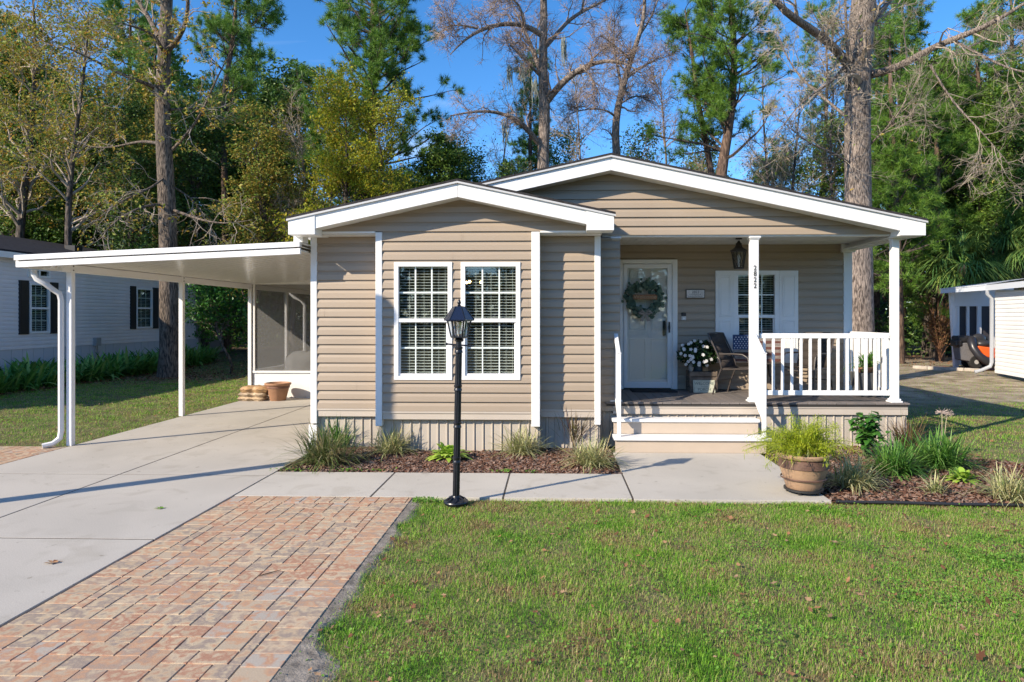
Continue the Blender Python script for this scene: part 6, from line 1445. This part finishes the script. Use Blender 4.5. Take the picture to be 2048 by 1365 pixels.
plant_tree(405, 29, H=10, crown=0, nb=44, nleaf=20000, lsz=.065, lm=L_DRK, bk=BK_D, seed=19, tz=.15, r0=.18, sp=(1.6, 3.4), label='dark leafy tree right of the dark carport trunk', clump=.18)
plant_tree(1995, 29, H=11.5, crown=0, nb=50, nleaf=26000, lsz=.06, lm=L_OAK, bk=BK_D, seed=20, tz=.3, r0=.22, lean=(.8, 0), sp=(1.6, 3.6), label='live oak with small leaves rising behind the palmetto at the right edge', clump=.18)
plant_tree(1590, 30, H=11, crown=0, nb=40, nleaf=500, lsz=.06, lm=L_AUT, bk=BK_D, seed=21, tz=.3, r0=.14, sp=(1.4, 3.4), label='fine-twigged bare tree left of the massive grey trunk', twm=BK_L, lv2=8, lv3=5, name='bare_tree')
plant_tree(1395, 31, H=8, crown=0, nb=34, nleaf=300, lsz=.06, lm=L_AUT, bk=BK_D, seed=22, tz=.3, r0=.12, sp=(1.2, 3.0), label='low bare tree behind the right roof slope near the ridge', twm=BK_L, lv2=8, lv3=5, name='bare_tree')
plant_tree(500, 25.5, H=3.4, crown=0, nb=24, nleaf=7000, lsz=.055, lm=L_DRK, bk=BK_D, seed=24, tz=.25, r0=.07, sp=(.8, 1.6), label='small dark broadleaf tree seen under the carport beside the neighbour house', clump=.15, up=.1) if False else None
g = at(462, 705, 22.5); rt = tree_obj('small_tree', Vector((g.x, g.y, .0)), 'small glossy green tree seen under the carport beside the neighbour house', 'small tree'); leafy(rt, rt.location.copy(), 2.9, 0, 20, 5000, .06, BRD, BK_T, 33, .35, .05, (-.1, 0), (.4, 1.05), .12, 5, 3, .3, .14)
plant_tree(1850, 33, H=12, crown=0, nb=40, nleaf=16000, lsz=.08, lm=L_DRK, bk=BK_D, seed=25, tz=.2, r0=.2, sp=(1.5, 3.4), label='tall dark leafy tree deep in the thicket right of the porch', clump=.2)
for (px, Y, H, sd, lab) in ((1150, 33, 13, 61, 'low twiggy grey tree between the two tall bare trees over the ridge'), (1325, 34, 14, 62, 'pale twiggy tree right of the crooked bare tree over the roof'), (1530, 32, 13.5, 63, 'pale twiggy tree over the middle of the right roof slope'), (1665, 31, 12, 64, 'pale twiggy tree hard against the left of the massive trunk'), (1010, 34, 12.5, 65, 'grey twiggy tree left of the forked bare tree over the valley'), (600, 28, 9.5, 67, 'grey bare tree in the gap left of the broad pine')):
    plant_tree(px, Y, H=H, crown=0, nb=34, nleaf=250, lsz=.06, lm=L_AUT, bk=BK_G, seed=sd, tz=.3, r0=.12, sp=(1.3, 3.4), label=lab, twm=BK_L if sd % 2 else BK_R, lv2=9, lv3=6, name='bare_tree')
plant_tree(930, 33, H=9, crown=0, nb=44, nleaf=20000, lsz=.065, lm=L_OAK, bk=BK_D, seed=71, tz=.2, r0=.16, sp=(1.4, 3.2), label='rounded green oak above the valley between the two gables', clump=.2)
for (px, Y, H, sd, nl_, lm_, lab) in ((1120, 38, 11.2, 81, 9000, L_OAK, 'low green oak between the forked and the crooked bare trees'), (1290, 37, 10.6, 82, 8000, L_DRK, 'low dark oak over the right of the ridge peak'), (1400, 38, 11, 83, 9000, L_OAK, 'low green oak below the leaning thin pine'), (1560, 37, 10.4, 84, 9000, L_DRK, 'low dark oak over the middle of the right roof slope'), (1660, 36, 11, 85, 14000, L_OAK, 'green oak left of the massive trunk, above the roof edge'), (20, 30, 13, 86, 22000, L_OAK, 'big green tree at the far left edge above the grey roof'), (330, 33, 12, 87, 20000, L_AUT, 'tall rusty tree behind the dark carport trunk')):
    plant_tree(px, Y, H=H, crown=0, nb=36, nleaf=nl_, lsz=.075, lm=lm_, bk=BK_D, seed=sd, tz=.3, r0=.13, sp=(1.4, 3.2), label=lab, clump=.25, twm=BK_R)
# --- orange shrub and palmetto by the shed
g = gr(1880, 722, .05); rt = tree_obj('dried_shrub', g, 'tall dry orange-brown shrub left of the white shed', 'shrub')
rng = np.random.default_rng(40); n = 46; P = np.empty((n, 6, 3)); 
for i in range(n):
    a = rng.uniform(0, 6.28); tgt = np.array([math.cos(a)*rng.uniform(.2, 1.3), math.sin(a)*.6, rng.uniform(1.2, 2.9)]); 
    for k in range(6): t = k/5; P[i, k] = np.array(g)+tgt*np.array([t**1.4, t**1.4, t])+rng.normal(0, .03, 3)*t
Rr = np.linspace(.016, .006, 6)[None].repeat(n, 0); g2 = grow(P, Rr, 6, (.2, .7), (.4, 1), rng, up=.2, K=4, rmin=.005, wig=.2)
np_mesh('stems', *join([tubes(P, Rr, 4), tubes(*g2, 3)]), mat('orange_brown_stem', (.26, .13, .07), .8, .2, 5), rt); c, T = sample(g2[0], 2200, rng); V, f = leafV(c, rng.uniform(.03, .06, len(c)), rng); np_mesh('leaves', V, f, island('rust_leaf', [(.30, .13, .07), (.22, .15, .06), (.36, .22, .12), (.12, .13, .03)], .7, .2), rt)
def palmetto(base, H, lab, seed, nf, fl):
    rt = empty('palm_tree', base, lab, 'palm', 'fan palms behind the white shed'); rng = np.random.default_rng(seed); b = np.array(base); K = 6
    P = b+np.column_stack([np.zeros(K), np.zeros(K), np.linspace(0, H, K)]); V, f = tubes(P[None], np.full((1, K), .16), 10); np_mesh('trunk', V, f, BK_D, rt)
    c = b+np.array([0, 0, H]); B = []; D = []; LL = []; sp_, sr = [], []
    for i in range(nf):
        a = rng.uniform(0, 6.28); e_ = rng.uniform(-.5, 1.2); d = np.array([math.cos(a)*math.cos(e_), math.sin(a)*math.cos(e_), math.sin(e_)]); L = rng.uniform(.5, 1.1); tip = c+d*L+np.array([0, 0, -.12]); sp_.append([c, c+d*L*.5+np.array([0, 0, .04]), tip]); sr.append([.02, .014, .01])
        side = norm(np.cross(d, [0, 0, 1.])); upv = np.cross(side, d)
        for th in np.linspace(-1.9, 1.9, 30): 
            v = d*math.cos(th)+side*math.sin(th); v = v+upv*rng.normal(.05, .08); B.append(tip); D.append(v/np.linalg.norm(v)); LL.append(fl*(.65+.35*math.cos(th/2))*rng.uniform(.85, 1.1))
    np_mesh('stalks', *tubes(np.array(sp_), np.array(sr), 4), GRN, rt); n = len(B)
    ribbons('fronds', np.array(B), np.array(D), np.array(LL), np.full(n, .021), np.full(n, .55)*rng.uniform(.6, 1.3, n), island('palm_leaf', [(.05, .12, .03), (.08, .17, .05), (.15, .25, .06), (.26, .34, .08)], .4, .25), rt, K=5)
palmetto(Vector((at(1925, 700, 26.5).x, 26.5, 0)), 3.9, 'bright fan palm behind the left corner of the shed roof', 1, 30, 1.2)
palmetto(Vector((at(1988, 700, 27.5).x, 27.5, 0)), 4.7, 'fan palm with the highest crown, behind the middle of the shed roof', 2, 34, 1.2)
palmetto(Vector((at(2050, 700, 27).x, 27, 0)), 4.9, 'fan palm cut by the right edge of the view above the shed', 3, 34, 1.2)
# ---------------------------------------------------------------- the woods behind: shared kinds, each tree its own object
rng2 = random.Random(5)
KIND = {}
def kind(key, fn):
    o = fn(); KIND[key] = o; return o
Z = Vector((0, 0, 0))
def mk(name, cat): return empty(name, (0, 0, 0), 'x', cat, 'trees of the woods behind the houses')
kinds = []
t_ = mk('dense_tree', 'tree'); leafy(t_, Z, 11, 0, 46, 15000, .11, L_OAK, BK_D, 101, .12, .2, sp=(1.6, 3.6), clump=.25, lv2=5, lv3=3); kinds.append((t_, 'dense green tree standing in the woods behind the houses'))
t_ = mk('dense_tree', 'tree'); leafy(t_, Z, 12, 0, 46, 15000, .11, L_DRK, BK_D, 102, .15, .2, sp=(1.6, 3.4), clump=.25, lv2=5, lv3=3); kinds.append((t_, 'deep green leafy tree standing in the woods behind the houses'))
t_ = mk('autumn_tree', 'tree'); leafy(t_, Z, 12, 0, 40, 10000, .10, L_AUT, BK_D, 103, .2, .18, sp=(1.6, 3.6), clump=.22, lv2=5, lv3=3); kinds.append((t_, 'rust and olive tree standing in the woods behind the houses'))
t_ = mk('pine_tree', 'pine tree'); pine(t_, resamp([(0, 0, 0), (.1, 0, 6), (0, .1, 12), (.1, 0, 18)], [.22, .18, .13, .03], 20), 60, None, 104, (1.2, 3.0), 13, .35, .34, tw=.014, ntu=3); kinds.append((t_, 'tall pine standing in the woods behind the houses'))
t_ = mk('bare_tree', 'tree'); leafy(t_, Z, 14, 0, 36, 0, .1, L_AUT, BK_D, 105, .3, .16, sp=(1.6, 3.6), lv2=7, lv3=4, twm=BK_R); kinds.append((t_, 'grey leafless tree standing in the woods behind the houses'))
rng = random.Random(7); used = [False]*len(kinds)
spots = []
for px in range(-260, 620, 62): spots.append((px, rng.uniform(33, 38), rng.choice([0, 1, 2, 1, 3]), rng.uniform(.85, 1.25)))
for px in range(-330, 640, 75): spots.append((px, rng.uniform(40, 50), rng.choice([0, 1, 2, 3, 3]), rng.uniform(1.0, 1.5)))
for px in range(660, 1010, 70): spots.append((px, rng.uniform(36, 42), rng.choice([0, 1, 1]), rng.uniform(.65, .85)))
for px in range(1020, 1720, 85): spots.append((px, rng.uniform(38, 50), rng.choice([0, 4, 3, 4]), rng.uniform(.55, .72)))
for px in range(1760, 2330, 52): spots.append((px, rng.uniform(32, 38), rng.choice([0, 1, 1, 3]), rng.uniform(.8, 1.15)))
for px in range(1740, 2420, 70): spots.append((px, rng.uniform(42, 52), rng.choice([0, 1, 3]), rng.uniform(1.0, 1.4)))
for (px, Y, k, s_) in spots:
    src, lab = kinds[k]; px += rng.uniform(-20, 20)
    o = src if not used[k] else copy_tree(src); used[k] = True
    x = at(px, 650, Y).x; o.location = (x, Y, float(gz(x, Y))-.05); o.rotation_euler = (0, 0, rng.uniform(0, 6.28)); o.scale = (s_*rng.uniform(.9, 1.1), s_*rng.uniform(.9, 1.1), s_); o['label'] = lab.replace('in the woods behind the houses', ('deep ' if Y > 39 else '')+'in the woods '+('far left, behind the neighbour house' if px < 120 else 'above the carport roof' if px < 620 else 'behind the front gable' if px < 1040 else 'behind the main roof' if px < 1740 else 'right of the porch' if px < 1990 else 'at the far right behind the shed'))
# undergrowth: one mass nobody could count
rng = np.random.default_rng(55); n = 70000
X = rng.uniform(-60, 70, n); Y = rng.uniform(31, 40, n)+np.abs(X)*.05; hmax = 1.3+.9*np.sin(X*.7)+.6*np.sin(X*1.9+1)+(Y-31)*.22; Zz = rng.random(n)**.8*np.maximum(.5, hmax)
c = np.column_stack([X, Y, Zz]); V, f = leafV(c, rng.uniform(.06, .16, n), rng); np_mesh('undergrowth', V, f, L_DRK)['kind'] = 'stuff'
n = 60000; X = rng.uniform(-90, 100, n); Y = rng.uniform(52, 60, n); Zz = rng.random(n)*(5.5+1.5*np.sin(X*.31)); c = np.column_stack([X, Y, Zz]); V, f = leafV(c, rng.uniform(.25, .5, n), rng); np_mesh('distant_wood', V, f, L_DRK)['kind'] = 'stuff'

# trees across the street, behind the viewpoint: they show as dark reflections in the window panes
for (x, Y, k, s_) in [(-44, -30, 0, .8), (-36, -27, 1, .8), (-29, -31, 0, .85), (-22, -34, 1, .8), (-15, -33, 0, .85), (-8, -30, 2, .75), (-2, -32, 1, .85), (5, -30, 0, .8), (12, -33, 1, .85), (19, -31, 2, .75), (26, -33, 0, .9), (34, -30, 1, .8), (42, -32, 0, .9), (-52, -34, 1, .9), (9, -40, 3, .9), (-12, -42, 3, .9)]:
    src, lab = kinds[k]; o = copy_tree(src); o.location = (x, Y, -.05); o.rotation_euler = (0, 0, rng2.uniform(0, 6.28)); o.scale = (s_*1.25, s_*1.25, s_); o['label'] = lab.replace('standing in the woods behind the houses', 'across the street, seen only as a reflection in the panes'); o['group'] = 'trees across the street'

rng = np.random.default_rng(57); n = 30000; X = rng.uniform(-110, 110, n); Y = -rng.uniform(46, 54, n); Zz = rng.random(n)*(8+2*np.sin(X*.23)); c = np.column_stack([X, Y, Zz]); V, f = leafV(c, rng.uniform(.35, .7, n), rng); np_mesh('distant_wood', V, f, L_DRK)['kind'] = 'stuff'
